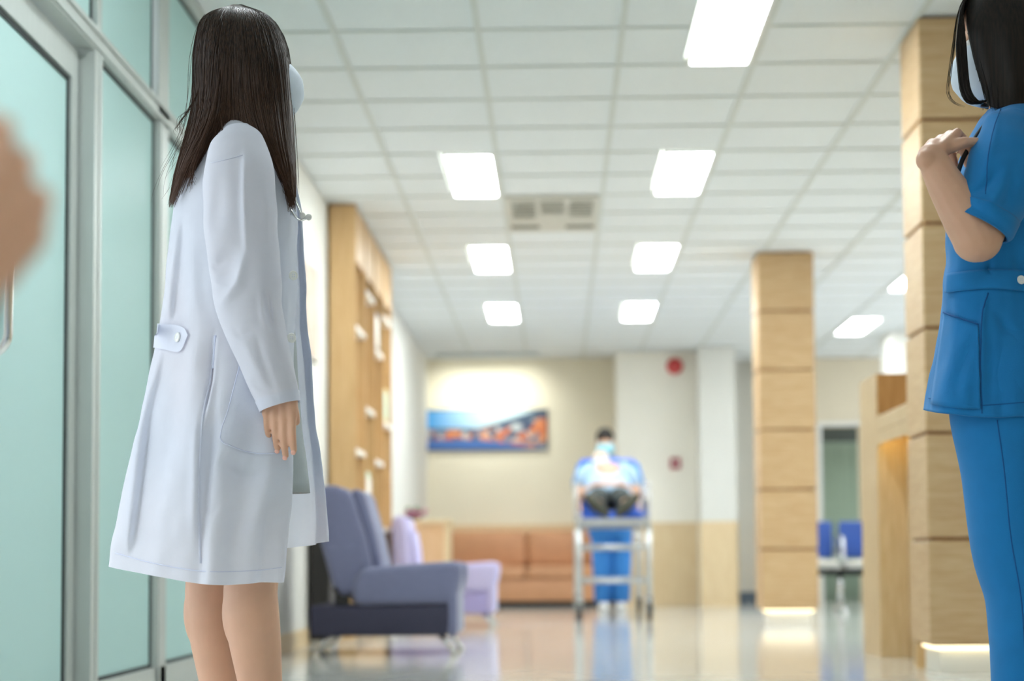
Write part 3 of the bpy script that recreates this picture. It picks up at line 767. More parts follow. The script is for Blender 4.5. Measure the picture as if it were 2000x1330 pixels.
# ------------------------------------------------------------ doctor in the white coat
Y0 = 3.63
def Dp(px, py, d=0): return at(px, py, Y0+d)
foot = Dp(455, 700); 
doc = thing('person', (foot.x, Y0, 0), 'woman with long brown hair in a white lab coat, head turned away', 'person')
hc = Dp(489, 124, 0); hrot = Matrix.Rotation(R_(30), 3, 'Z') @ Matrix.Rotation(R_(2), 3, 'Y')
mb = MB(); head_blobs(mb, hc, hrot, .87)
mb.chain([(Dp(472,170), .05), (Dp(464,225), .048), (Dp(462,275), .05)])
for s in (-1, 1):
    mb.chain([(Dp(462,285,s*.02), .05), (Dp(464,305,s*.13), .04), (Dp(468,340,s*.2), .04), (Dp(480,540,s*.205), .036), (Dp(492 if s < 0 else 485,580,s*.205), .035), (Dp(546 if s < 0 else 512,757,s*.21), .025)])
    mb.chain([(Dp(450,690,s*.07), .095), (Dp(455,900,s*.07), .078)])
mb.chain([(Dp(462,340,0), .09), (Dp(462,420), .105), (Dp(462,560), .1), (Dp(450,690), .12)])
# legs (near = -y)
def leg(d, dx, tz=0):
    pts = [(462,880,.075), (484,1060,.058), (487,1115,.054), (484,1160,.0535), (487,1205,.0545), (494,1260,.051), (503,1330,.044), (508,1400,.036), (510,1470,.032)]
    for (a, b_) in zip(pts, pts[1:]): mb.cap(Dp(a[0]+dx,a[1],d), Dp(b_[0]+dx,b_[1],d), a[2], b_[2], 40)
    cf = Dp(474+dx, 1195, d); mb.ell(cf, (.046,.044,.085), None, 32, 20)
    an = Dp(508+dx, 1480, d); mb.chain([(Vector((an.x-.02,an.y,.045)), .032), (Vector((an.x+.1,an.y-.01,.036)), .03), (Vector((an.x+.16,an.y-.01,.028)), .022)])
leg(-.075, 5); leg(.085, -72)
hd = (Dp(556,815,-.21)-Dp(542,765,-.21))
tips = hand(mb, Dp(550,745,-.212), (-.06,0,-1), (-0.2,-1,0), -1, (.16,.2,.26,.34), 0.88, .02, .6, (.072,.08,.074,.058), .1)
hand(mb, Dp(516,745,.215), (-.06,0,-1), (-0.2,1,0), 1, .3, .88)
body('body', mb, .0032, 'skin', doc, 3)
face_parts(doc, hc, hrot, .87); face_mask(doc, hc, hrot, 'mask', .97)
for (p, dr, nn, r) in tips: ob('fingernail', MB().ell(p+dr*.003+nn*r*.82, (.0052,.0052,.0018), dr.to_track_quat('X','Z').to_matrix(), 10, 6), 'nail', doc, True)
for s, dx in ((-1,5), (1,-72)):
    an = Dp(508+dx, 1480, -.075 if s < 0 else .085); x, y = an.x, an.y
    sh = ob('shoe', MB().ell((x+.06,y,.036), (.135,.047,.036), None, 20, 12), 'black', doc, True)
    ob('sole', MB().rbox(x-.06,x+.18,y-.04,y+.04,0,.014,.006,2), 'white', sh)
# coat
cols = [
 [(520,252,-.035),(548,288,-.07),(572,340,-.08),(580,450,-.09),(577,600,-.1),(573,800,-.11),(567,960,-.12),(549,1136,-.13)],
 [(505,238,-.05),(525,268,-.12),(545,330,-.16),(550,450,-.165),(545,600,-.16),(535,800,-.18),(520,960,-.19),(505,1139,-.19)],
 [(470,226,-.06),(465,246,-.14),(460,330,-.19),(455,450,-.19),(450,600,-.18),(430,800,-.2),(415,960,-.215),(410,1142,-.22)],
 [(440,224,-.05),(420,248,-.11),(385,330,-.145),(374,450,-.15),(366,600,-.14),(338,800,-.15),(310,960,-.165),(295,1124,-.17)],
 [(425,222,.01),(392,258,.01),(352,330,.01),(331,450,.01),(318,600,.01),(280,800,0),(244,960,0),(219,1104,0)],
 [(440,224,.06),(420,250,.12),(385,330,.15),(372,450,.155),(362,600,.15),(325,800,.15),(290,960,.16),(265,1095,.165)],
 [(470,226,.07),(465,246,.15),(460,330,.19),(455,450,.2),(450,600,.19),(440,800,.2),(430,960,.21),(425,1085,.215)],
 [(505,238,.06),(525,268,.12),(548,330,.16),(560,450,.17),(562,600,.17),(574,800,.18),(583,960,.19),(580,1068,.2)],
 [(520,252,.03),(550,288,.05),(575,340,.06),(592,440,.06),(599,600,.07),(617,800,.09),(637,960,.1),(648,1057,.1)]]
def coat_disp(u, v, p):
    t = max(0, (v-3.2)/3.8)
    f = .011*t*math.sin(u*3.6+.6*v) + .006*t*math.sin(u*7.3-v*.7+1)
    # back pleat: a sharp step falling from the shoulder blade to the hem
    uc = 3.62+.02*v
    f += .010*(1/(1+math.exp(-(u-uc)*28)) - .5)*gauss(u, uc, .35)*min(1, max(0, v-1.2))
    f += .012*gauss(u, 2.15+.03*math.sin(v*2), .13)*max(0, min(1, (v-4.2)/1.2))
    f -= .008*gauss(u, 2.5, .2)*max(0, min(1, (v-3.8)/1.5))
    f += .004*noise.noise(p*9)+.0022*noise.noise(p*22)
    return -f
G = surf(cols_px(cols, Y0), 400, 170, False, coat_disp)
crease(G, [([(356,420),(345,540),(334,636)],1.6,.016,1), ([(320,688),(291,800),(264,1000),(252,1090)],1.6,.020,1), ([(421,650),(414,740),(400,825)],1.5,-.014,1), ([(398,830),(391,930),(389,1060)],2,.010,1), ([(354,430),(344,540),(333,640)],5,-.008), ([(346,430),(335,540),(325,630)],9,.005), ([(318,692),(290,800),(266,1000),(255,1080)],6,-.01), ([(304,692),(274,800),(250,1000)],10,.006),
 ([(420,650),(412,740),(398,810)],5,-.010), ([(394,800),(392,850),(388,930)],7,-.006), ([(404,740),(388,860),(382,1000),(384,1100)],14,.011), ([(366,700),(350,800),(330,960)],26,-.008),
 ([(430,885),(470,925),(540,915)],20,-.012), ([(552,890),(520,980),(480,1080)],22,.008), ([(470,1000),(450,1060),(440,1120)],14,-.006), ([(395,985),(412,1000),(430,985)],6,-.005), ([(375,400),(372,500),(376,600)],12,.006), ([(398,470),(395,560),(410,640)],14,-.006),
 ([(565,440),(560,520),(556,600)],9,.004)], Y0)
coat_mb = grid_mb(G, False)
coat = ob('lab_coat', coat_mb, 'coat', doc, True)
dr = Drape(coat_mb)
# sleeve
def sfold(a, v, t):
    el = gauss(v, 3.6, 1.2)
    return .012*el*math.sin(v*7.5+2.2*math.cos(a)+.6) + .02*math.sin(v*3+a*2)*gauss(v,5,1.5) + .035*noise.noise(Vector((math.cos(a)*1.2, math.sin(a)*1.2, v*1.3)))*min(1,v) 
for s in (-1, 1):
    ax = [(462,246),(463,275),(466,340),(470,420),(478,520),(488,605),(516,695),(536,757),(547,794)]; hf = [22,50,66,68,67,60,50,43,38]
    if s > 0: ax = ax[:5]+[(482,605),(497,695),(508,757),(515,794)]
    rs = sleeve_rings(ax, hf, [.02,.045,.056,.06,.06,.058,.052,.044,.04], [s*.15,s*.175,s*.205,s*.215,s*.218,s*.218,s*.214,s*.212,s*.21], Y0, 120, 150, sfold)
    if s < 0: crease(rs, [([(474,285),(475,400),(477,500)],2,-.008,1), ([(475,300),(476,400),(478,490)],7,.006), ([(478,490),(464,556),(428,600)],10,.011), ([(452,470),(440,520),(425,555)],22,-.016), ([(404,505),(420,515),(440,500)],8,-.008),
      ([(519,558),(524,600),(534,645)],5,-.010), ([(510,560),(513,610),(522,650)],7,.005), ([(534,560),(540,610),(545,660)],9,.004), ([(462,640),(490,700),(520,760)],12,.005), ([(496,640),(512,700),(540,775)],8,-.004), ([(488,738),(506,756),(540,764)],6,-.004), ([(452,640),(470,655),(500,640)],7,-.005), ([(430,330),(425,400),(418,460)],14,-.006), ([(512,330),(520,400),(522,480)],12,.005)], Y0-.17)
    sl_mb = MB().rings(rs, False)
    sl = ob('sleeve', sl_mb, 'coat', coat, True)
    ob('cuff_hem', MB().rings([[p+(p-sum(r_, Vector())/len(r_))*.03 for p in r_] for r_ in rs[-12:]], False), 'coat', sl, True)
    if s < 0: drs = Drape(sl_mb, coat_mb); NEAR = sl
dr.patch(coat, 'pocket', 'coat', [(466,714),(520,722),(566,735)], [(430,858),(490,884),(566,880)], 26, 16, .005)
dr.patch(coat, 'back_strap', 'coat', [(309,633),(330,634),(362,640),(371,655)], [(304,680),(325,683),(355,687),(369,660)], 20, 8, .005)
for c_ in ((352,660),):
    h_, n_ = dr.hit(*c_, .006); disc(coat, 'button', h_, n_, .0098)
for c_ in ((566,538), (562,660)):
    h_, n_ = dr.hit(*c_, .007); disc(coat, 'button', h_, n_+Vector((0,-1.2,0)), .0098)
dr.seam(coat, 'side_seam', 'coat', [(418,655),(410,740),(398,800),(390,900),(388,1000),(392,1100)], .0022)
drs.seam(coat, 'side_slit', 'seam', [(421,655),(419,690),(417,720)], .0026, .0006)
drs.seam(NEAR, 'armhole_seam', 'coat', [(412,318),(442,312),(474,303)], .001)
dr.seam(coat, 'pocket_slit', 'seam', [(466,712),(495,718),(520,724)], .0018, .005)
dr.seam(coat, 'pocket_stitch', 'seam', [(467,716),(448,790),(432,856),(455,873),(490,884),(530,886),(566,881)], .0009, .0052)
dr.seam(coat, 'hem_stitch', 'seam', [(226,1080),(300,1100),(400,1116),(500,1114),(550,1108)], .0009)
# inner facing on the far front edge
F_ = [[G[j][i] + Vector((0,-.006,0)) for i in range(len(G[0])-28, len(G[0]))] for j in range(len(G)*35//100, len(G))]
ob('front_facing', grid_mb(F_, False), 'coat', coat, True)
# collar under the hair
Cg = []
for z_, g_ in ((0,0), (.022,.006), (.03,.012), (.012,.024), (-.03,.036)):
    Cg.append([G[0][i] + Vector((0,0,z_)) + (G[0][i]-Dp(472,240)).normalized()*g_ for i in range(0, len(G[0]), 5)])
ob('collar', grid_mb(Cg, False), 'coat', coat, True)
# dress
dcol = []
for k_ in range(10):
    a = 2*math.pi*k_/10; ca, sa = math.cos(a), math.sin(a)
    c = []
    for py, x0, x1, d in ((250,425,512,.075),(330,375,560,.13),(450,362,572,.14),(560,368,566,.13),(660,362,577,.14),(800,345,585,.155),(963,330,604,.16)):
        c.append((((x0+x1)/2+(x1-x0)/2*ca), py+ (3 if py > 900 else 0)*sa, d*sa))
    dcol.append(c)
Gd = surf(cols_px(dcol, Y0), 60, 50, True, lambda u, v, p: .003*noise.noise(p*14))
ob('dress', grid_mb(Gd, True), 'dress', doc, True, solid=.003)
# hair
hcol = [
 [(472,9,.02),(530,38,.04),(560,100,.05),(566,195,.05),(571,280,.03),(573,340,.0),(571,394,-.03)],
 [(470,9,-.0),(522,32,-.03),(552,100,-.055),(561,195,-.07),(566,280,-.1),(571,345,-.13),(572,400,-.14)],
 [(466,9,-.0),(500,30,-.055),(522,100,-.09),(534,195,-.105),(544,272,-.15),(557,340,-.175),(565,395,-.17)],
 [(462,9,-.0),(470,30,-.065),(478,105,-.103),(484,190,-.11),(497,246,-.135),(530,318,-.16),(557,372,-.16)],
 [(459,9,-.0),(455,30,-.065),(455,105,-.104),(456,190,-.112),(456,246,-.12),(452,318,-.06),(450,372,.0)],
 [(456,9,-.0),(440,32,-.06),(430,105,-.1),(424,190,-.112),(408,252,-.145),(374,320,-.165),(347,384,-.125)],
 [(450,10,-.0),(406,32,-.045),(392,102,-.068),(390,195,-.07),(378,262,-.1),(354,330,-.1),(340,388,-.075)],
 [(448,11,.0),(396,36,.0),(379,104,.0),(378,198,.0),(364,268,-.01),(347,335,-.02),(338,386,-.04)],
 [(452,10,.02),(408,32,.055),(398,105,.085),(394,195,.09),(384,262,.1),(366,330,.08),(352,380,.05)],
 [(460,9,.02),(460,30,.07),(465,105,.105),(468,195,.11),(470,262,.12),(480,320,.1),(500,360,.06)],
 [(468,9,.02),(505,30,.06),(525,105,.085),(535,195,.095),(545,270,.1),(556,335,.06),(562,385,.02)]]
HC = cols_px(hcol, Y0); cen = Dp(470,120)
Gh = surf(HC, 120, 60, True); crown = sum(Gh[0], Vector())/len(Gh[0])
Gi = [[p + ((Vector((cen.x,cen.y,p.z))-p).normalized()*.005 if j > 3 else Vector((0,0,-.004))) for p in row] for j, row in enumerate(Gh)]
hair = ob('hair', grid_mb(Gi[:53], True, True), 'hair', doc, True)
ob('hair_strands', strands(Gh, 0, 3400, .00095, .05, .0035, seed=3, endv=(.76,1.05)), 'hair', hair, True)['kind'] = 'stuff'
fly = strands(Gh, 0, 46, .0005, .2, .02, lo=.42, hi=.68, seed=9, endv=(.8,1.0), k=3, amp=-.03)
q = strands(Gh, 0, 30, .0005, .1, .008, lo=.0, hi=.2, seed=11, endv=(.9,1.0), k=3); fly.add(q.v, q.f)
ob('loose_hairs', fly, 'hair', hair, True)['kind'] = 'stuff'
lg_ = [[(440,60,-.085),(428,150,-.112),(416,225,-.14),(395,280,-.168),(376,330,-.172),(366+q,375-q*.6,-.15)] for q in (-6,4,16,30)]
ob('back_lock', strands(surf(cols_px(lg_, Y0), 10, 24, False), 0, 70, .0008, .0, .004, closed=False, seed=21, endv=(.6,1.02)), 'hair', hair, True)['kind'] = 'stuff'
lg_ = [[(400,120,-.05),(386,180,-.07),(368,215,-.075),(350,235+q,-.07),(349-q,255,-.07),(356,268,-.07)] for q in (-8,0,8)]
ob('curl_lock', strands(surf(cols_px(lg_, Y0), 6, 24, False), 0, 11, .0005, .0, .004, closed=False, seed=22, endv=(.8,1.0), k=3), 'hair', hair, True)['kind'] = 'stuff'
lg_ = [[(430,190,-.113),(431,225,-.135),(434,250,-.17),(436+q,280,-.21),(440+q,303,-.235)] for q in (-2,2)]
ob('stray_lock', strands(surf(cols_px(lg_, Y0), 4, 20, False), 0, 10, .0006, .0, .001, closed=False, seed=23, endv=(.8,1.0), k=3), 'hair', hair, True)['kind'] = 'stuff'
# stethoscope round her neck
st = thing('stethoscope', Dp(585,400,-.1), 'steel stethoscope hanging at the collar of the woman in the white coat', 'stethoscope')
def bez(P, n_=24): return [cr_([Vector(p) for p in P], (len(P)-1)*i/n_) for i in range(n_+1)]
ob('ear_tube', MB().tube(bez([Dp(548,320,-.1),Dp(560,350,-.12),Dp(573,382,-.125),Dp(586,412,-.125),Dp(592,424,-.125),Dp(600,426,-.125)]), .0031, 10), 'chrome', st, True)
ob('ear_tube', MB().tube(bez([Dp(552,340,-.1),Dp(560,385,-.125),Dp(565,405,-.128),Dp(574,420,-.13),Dp(586,430,-.13),Dp(596,427,-.13)]), .0026, 10), 'chrome', st, True)
for c_ in ((603,424), (591,421)): ob('ear_tip', MB().ell(Dp(*c_,-.13), (.0065,.0055,.0065), None, 14, 10), 'white', st, True)
ob('tubing', MB().tube(bez([Dp(548,320,-.1),Dp(520,255,-.085),Dp(470,222,-.075),Dp(430,225,0),Dp(470,220,.08),Dp(525,255,.075)]), .0045, 10), 'dark', st, True)

# ------------------------------------------------------------ nurse in blue scrubs
Y1 = 3.55
def Np(px, py, d=0): return at(px, py, Y1+d)
nur = thing('person', (Np(1970,700).x, Y1, 0), 'woman with dark bobbed hair in blue scrubs, hand raised to her chest', 'person')
hcn = Np(1962, 82, 0); hrn = Matrix.Rotation(R_(180-8), 3, 'Z') @ Matrix.Rotation(R_(12), 3, 'Y')
mb = MB(); head_blobs(mb, hcn, hrn, .97)
mb.chain([(Np(1972,140), .05), (Np(1985,200), .052), (Np(1985,240), .06)])
mb.chain([(Np(1982,345), .085), (Np(1972,420), .105), (Np(1968,550), .1), (Np(1975,680), .115)])
for s in (-1, 1):
    mb.chain([(Np(1985,270,s*.03), .05), (Np(1983,295,s*.14), .036)])
    mb.chain([(Np(1975,720,s*.075), .09), (Np(1990,1000,s*.085), .065), (Np(2010,1170,s*.085), .05), (Np(2012,1480,s*.085), .034)])
mb.chain([(Np(1983,300,-.14), .036), (Np(1968,325,-.195), .04), (Np(1935,405,-.225), .043), (Np(1913,468,-.235), .042), (Np(1906,468,-.235), .043)])
mb.chain([(Np(1908,466,-.235), .044), (Np(1885,425,-.233), .043), (Np(1850,365,-.225), .036), (Np(1819,308,-.215), .0275)])
mb.chain([(Np(1983,300,.14), .036), (Np(1972,325,.19), .04), (Np(1975,480,.22), .036), (Np(1965,600,.23), .03), (Np(1955,670,.235), .025)])
hand(mb, Np(1955,680,.235), (-.1,0,-1), (0,1,0), 1, .3, .95)
# raised hand: wrist bent towards the chest
hd = Np(1846,272,-.165)-Np(1818,306,-.212)
tips = hand(mb, Np(1820,300,-.212), hd, (-.62,-.5,.6), 1, (1.0,1.05,1.1,1.15), .9, .06, .8, cm=(1.15,.45,.3))
body('body', mb, .0034, 'skin', nur, 3)
face_parts(nur, hcn, hrn, .97); face_mask(nur, hcn, hrn, 'mask', 1.0)
tc_ = []
base_ = [
 ('f', [(1938,206),(1906,248),(1870,330),(1850,440),(1848,550),(1831,680),(1805,801)], [0]*7),
 ('n', [(1948,201),(1925,240),(1892,330),(1876,440),(1873,550),(1862,680),(1846,808)], [.05,.11,.14,.13,.12,.14,.155]),
 ('s', [(1978,194),(1975,226),(1970,330),(1965,440),(1962,550),(1955,680),(1950,815)], [.06,.155,.185,.17,.16,.18,.2]),
 ('b', [(2012,188),(2032,225),(2045,330),(2050,440),(2040,550),(2050,680),(2062,811)], [.05,.12,.14,.13,.12,.14,.155]),
 ('k', [(2028,184),(2062,230),(2088,330),(2090,440),(2075,550),(2095,680),(2112,806)], [0]*7)]
for nm, pts, dd in base_: tc_.append([(x, y, -d) for (x, y), d in zip(pts, dd)])
for nm, pts, dd in base_[3:0:-1]: tc_.append([(x, y, d) for (x, y), d in zip(pts, dd)])
def tun(u, v, p):
    t = max(0, (v-4)/2)
    return .005*t*math.sin(u*5+v) + .004*noise.noise(p*10) + .002*noise.noise(p*25) - .006*gauss(v, 4, .25) + .006*gauss(u, 2.05, .12)*t
Gn = surf(cols_px(tc_, Y1), 190, 150, True, tun); crease(Gn, [([(1862,560),(1868,640),(1850,760)],8,.004), ([(1905,650),(1880,720),(1862,780)],10,-.005), ([(1895,740),(1885,770),(1890,800)],8,.004), ([(1940,600),(1965,640),(1998,660)],10,-.005), ([(1925,575),(1918,640),(1917,805)],4,.006), ([(1936,640),(1936,720),(1936,800)],8,-.004), ([(1872,470),(1868,510),(1862,535)],6,-.005), ([(1935,505),(1932,540)],6,-.005), ([(1980,470),(1990,530),(1992,600)],10,-.005)], Y1)
tmb = grid_mb(Gn, True)
tunic = ob('tunic', tmb, 'scrub', nur, True, solid=.003)
def nf(a, v, t): return .05*noise.noise(Vector((math.cos(a), math.sin(a), v*1.5)))+.035*math.sin(v*5+2*math.cos(a))*min(1,v)
srs = sleeve_rings([(2000,228),(1992,252),(1975,300),(1950,360),(1928,415),(1913,444)], [34,60,70,66,62,57], [.03,.045,.058,.06,.058,.056], [-.13,-.15,-.185,-.21,-.225,-.23], Y1, 90, 100, nf)
crease(srs, [([(1950,210),(1938,280),(1920,350)],8,.005), ([(1960,320),(1930,360),(1890,385)],9,-.007), ([(1970,350),(1940,395),(1905,410)],9,.005), ([(1876,372),(1892,378),(1900,400)],5,-.006), ([(1985,300),(1975,360),(1960,420)],12,-.006)], Y1-.17)
smb = MB().rings(srs, False); sl = ob('sleeve', smb, 'scrub', tunic, True, solid=.003)
ob('cuff_hem', MB().rings([[p+(p-sum(r_, Vector())/len(r_))*.035 for p in r_] for r_ in srs[-22:]], False), 'scrub', sl, True, solid=.002)
frs = sleeve_rings([(2002,222),(1995,250),(1978,300),(1970,360),(1968,440)], [14,48,66,64,60], [.02,.045,.058,.06,.058], [.13,.15,.185,.2,.205], Y1, 40, 40, nf)
ob('sleeve', MB().rings(frs, False), 'scrub', tunic, True, solid=.003)
dn = Drape(tmb)
dn.patch(tunic, 'belt', 'scrub', [(1853,537),(1900,530),(1950,528),(1998,530),(2040,532)], [(1851,572),(1900,567),(1950,564),(1998,570),(2040,572)], 34, 6, .007)
h_, n_ = dn.hit(1990, 549, .009); disc(tunic, 'button', h_, n_, .0085)
dn.patch(tunic, 'pocket', 'scrub', [(1848,610),(1880,624),(1914,636)], [(1822,790),(1870,798),(1916,800)], 18, 20, .0045)
dn.seam(tunic, 'side_seam', 'scrubd', [(1930,572),(1920,610),(1916,700),(1918,808)], .0016)
dn.seam(tunic, 'pocket_edge', 'scrubd', [(1848,610),(1880,624),(1914,636)], .0016, .006)
dn.seam(tunic, 'hem_stitch', 'scrubd', [(1815,778),(1860,788),(1920,792),(2000,786)], .0008, .002)
ds = Drape(smb, tmb)
ds.seam(sl, 'shoulder_seam', 'scrubd', [(1958,205),(1942,250),(1930,310),(1925,380)], .0012)
trou = None
tr_root = None
for s in (-1, 1):
    dx = 0 if s < 0 else 10
    rs = sleeve_rings([(1972+dx,640),(1966+dx,730),(1962+dx,800),(1978+dx,920),(1988+dx,1050),(2008+dx,1170),(2012+dx,1290),(2012+dx,1400),(2012+dx,1505)], [96,102,100,94,88,78,72,68,66],
        [.095,.105,.105,.1,.095,.085,.078,.072,.07], [s*.07,s*.085,s*.09,s*.09,s*.09,s*.09,s*.09,s*.09,s*.09], Y1, 48, 90,
        lambda a, v, t: .02*noise.noise(Vector((math.cos(a), math.sin(a), v*1.2+s)))+.012*math.sin(v*6+2*math.sin(a))*gauss(v,5,1.2))
    pm = MB().rings(rs, False); o_ = ob('trouser_leg', pm, 'scrub', nur, True, solid=.003)
    if s < 0:
        dt = Drape(pm); dt.seam(o_, 'side_seam', 'scrubd', [(1948,820),(1962,920),(1975,1050),(1995,1170),(2003,1290)], .0014)
    an = Np(2012+dx, 1480, s*.09)
    sh = ob('shoe', MB().ell((an.x-.06,an.y,.04), (.14,.05,.04), None, 20, 12), 'white', nur, True); ob('sole', MB().rbox(an.x-.19,an.x+.07,an.y-.045,an.y+.045,0,.018,.007,2), 'black', sh)
# nurse hair: bob
ncol = [
 [(1950,-42,.0),(1905,-25,-.02),(1890,30,-.06),(1902,100,-.078),(1920,160,-.085),(1932,203,-.08)],
 [(1955,-44,-.0),(1935,-25,-.06),(1925,40,-.09),(1935,110,-.1),(1945,165,-.1),(1950,212,-.095)],
 [(1965,-45,0),(1970,-28,-.07),(1975,40,-.1),(1980,110,-.108),(1985,165,-.11),(1985,208,-.105)],
 [(1975,-45,0),(2010,-25,-.055),(2030,40,-.08),(2035,110,-.085),(2038,160,-.085),(2032,200,-.08)],
 [(1980,-44,.0),(2035,-20,.0),(2062,45,.0),(2066,110,.0),(2064,160,.0),(2050,198,.0)],
 [(1975,-45,.0),(2010,-25,.055),(2030,40,.08),(2035,110,.085),(2038,160,.085),(2032,200,.08)],
 [(1965,-45,.0),(1970,-28,.07),(1975,40,.1),(1980,110,.108),(1985,165,.11),(1985,208,.105)],
 [(1955,-44,.0),(1935,-25,.06),(1915,40,.09),(1920,110,.1),(1930,165,.1),(1935,212,.095)],
 [(1950,-42,.0),(1905,-25,.02),(1885,30,.06),(1895,100,.078),(1910,160,.085),(1920,203,.08)]]
NC = cols_px(ncol, Y1); Gb = surf(NC, 110, 50, False)
nh = ob('hair', grid_mb(Gb, False), 'hairb', nur, True, solid=.012)
ob('hair_strands', strands(Gb, 0, 1900, .0012, .04, .004, closed=False, seed=5, endv=(.88,1.02)), 'hairb', nh, True)['kind'] = 'stuff'
# fringe and the lock curling over the mask
fr = [[(1952,-43,s*.02),(1905,-30,s*.03),(1880,10,s*.045),(1874,55,s*.06)] for s in (-1.4,-.7,0,.7,1.4)]
Gf = surf(cols_px(fr, Y1), 20, 20, False); 
ob('fringe', strands(Gf, 0, 320, .0013, .05, .003, closed=False, seed=8), 'hairb', nh, True)['kind'] = 'stuff'
lk = [[(1905,-32,-.06),(1880,10,-.07),(1868+q,80,-.085),(1872+q,140,-.1),(1878+q,180,-.11),(1892+q*1.2,201,-.112),(1926,197,-.105)] for q in (0,6,12,18)]
Gl = surf(cols_px(lk, Y1), 12, 30, False)
ob('front_lock', strands(Gl, 0, 120, .0012, .02, .003, closed=False, seed=12, endv=(.9,1)), 'hairb', nh, True)['kind'] = 'stuff'
wl = [[(1900,-30,-.07),(1872,20,-.08),(1864-q,90,-.095),(1856-q,150,-.11),(1852-q*.5,180,-.115),(1862,200,-.118),(1885,210,-.118)] for q in (0,5)]
ob('wisp', strands(surf(cols_px(wl, Y1), 4, 30, False), 0, 9, .0005, .02, .003, closed=False, seed=13, endv=(.9,1), k=3), 'hairb', nh, True)['kind'] = 'stuff'
sg = thing('stethoscope', Np(1868,345,-.17), 'short dark stethoscope tube in the raised hand of the woman in blue', 'stethoscope')
ob('tubing', MB().tube(bez([Np(1950,215,-.09),Np(1915,255,-.13),Np(1886,300,-.165),Np(1876,322,-.17),Np(1869,345,-.168)]), .0045, 10), 'black', sg, True)
ob('metal_end', MB().tube(bez([Np(1869,345,-.168),Np(1864,352,-.168),Np(1859,362,-.168)]), .0042, 10), 'chrome', sg, True)

# ------------------------------------------------------------ blurred hand close to the camera on the left
Yh = .98
def Hp(px, py, d=0): return at(px, py, Yh+d)
bl = thing('person', (Hp(-120,500).x, Yh, 0), 'someone out of view: only a blurred bare hand at the left edge', 'person')
mb = MB()
tips = hand(mb, Hp(-150,600,.0), Hp(60,290)-Hp(-150,600), (.8,-.5,.3), -1, (.75,.85,.9,.9), .95, .04, .8)
mb.chain([(Hp(-150,600), .026), (Hp(-600,800,.05), .034), (Hp(-1100,1150,.1), .045), (Hp(-1400,500,.12), .05), (Hp(-1500,-500,.12), .06)])
body('body', mb, .0035, 'skin', bl, 4)
ob('sleeve', MB().tube([Hp(-900,1010,.08), Hp(-1110,1160,.1), Hp(-1380,700,.12), Hp(-1500,-500,.12)], [.052,.06,.07,.085], 24), 'scrub', bl, True)

# ------------------------------------------------------------ stretcher with patient, pushed by an orderly
gl_, gr_ = at(1132,1150,14.65).x, at(1268,1150,14.65).x; gy0, gy1 = 14.62, 16.6; gz = .83
t = thing('hospital_stretcher', ((gl_+gr_)/2, 15.6, 0), 'wheeled hospital stretcher with blue mattress carrying a patient down the hall', 'stretcher')
ob('deck_frame', MB().box(gl_-.01, gr_+.01, gy0, gy0+.05, gz-.05, gz).box(gl_-.01, gr_+.01, gy1-.05, gy1, gz-.05, gz).box(gl_-.01, gl_+.03, gy0+.05, gy1-.05, gz-.05, gz).box(gr_-.03, gr_+.01, gy0+.05, gy1-.05, gz-.05, gz), 'steel', t)
ob('mattress', MB().rbox(gl_+.035, gr_-.035, gy0+.22, 15.75, gz-.02, gz+.07, .025, 3), 'bluem', t, True, 50)
bk = MB().rbox(gl_+.035, gr_-.035, 0, .85, 0, .09, .025, 3); bk.xf(Matrix.Translation((0,15.72,gz-.0)) @ Matrix.Rotation(R_(38),4,'X'))
ob('backrest', bk, 'bluem', t, True, 50)
for x in (gl_, gr_):
    for y in (gy0+.04, gy1-.08):
        lg = ob('post', MB().tube([(x,y,.17), (x,y,gz-.05)], .026, 10), 'steel', t, True)
        ob('fork', MB().box(x-.03,x+.03,y-.03,y+.03,.14,.19).box(x-.03,x-.022,y-.03,y+.03,.06,.14).box(x+.022,x+.03,y-.03,y+.03,.06,.14), 'chrome', lg)
        wh = MB(); rs = []
        for a in range(20):
            an = a*math.pi/10; rs.append([Vector((x-.018, y+.075*math.cos(an), .075+.075*math.sin(an))), Vector((x+.018, y+.075*math.cos(an), .075+.075*math.sin(an)))])
        wh.rings([[r[0] for r in rs], [r[1] for r in rs]]); ob('wheel', wh, 'black', lg)
    rl = MB().tube(bez([(x-.015*(1 if x == gl_ else -1),14.9,gz), (x-.02*(1 if x == gl_ else -1),14.92,gz+.24), (x-.02*(1 if x == gl_ else -1),15.0,gz+.3), (x-.02*(1 if x == gl_ else -1),15.9,gz+.3), (x-.02*(1 if x == gl_ else -1),16.0,gz+.24), (x-.015*(1 if x == gl_ else -1),16.02,gz)], 40), .014, 8)
    ra = ob('side_rail', rl, 'chrome', t, True)
    for y in (15.2, 15.45, 15.7): ob('rail_bar', MB().tube([(x-.015*(1 if x == gl_ else -1),y,gz-.01), (x-.02*(1 if x == gl_ else -1),y,gz+.29)], .01, 8), 'chrome', ra, True)
for z in (.6, .32):
    ob('crossbar', MB().tube([(gl_,gy0+.04,z), (gr_,gy0+.04,z)], .018, 8), 'steel', t, True); ob('crossbar', MB().tube([(gl_,gy1-.08,z), (gr_,gy1-.08,z)], .018, 8), 'steel', t, True)
for x in (gl_, gr_): ob('long_rail', MB().tube([(x,gy0+.04,.32), (x,gy1-.08,.32)], .018, 8), 'steel', t, True)
ob('push_handle', MB().tube([(gl_,gy1-.02,gz-.02), (gl_,gy1+.1,gz+.12), (gr_,gy1+.1,gz+.12), (gr_,gy1-.02,gz-.02)], .014, 8), 'chrome', t, True)

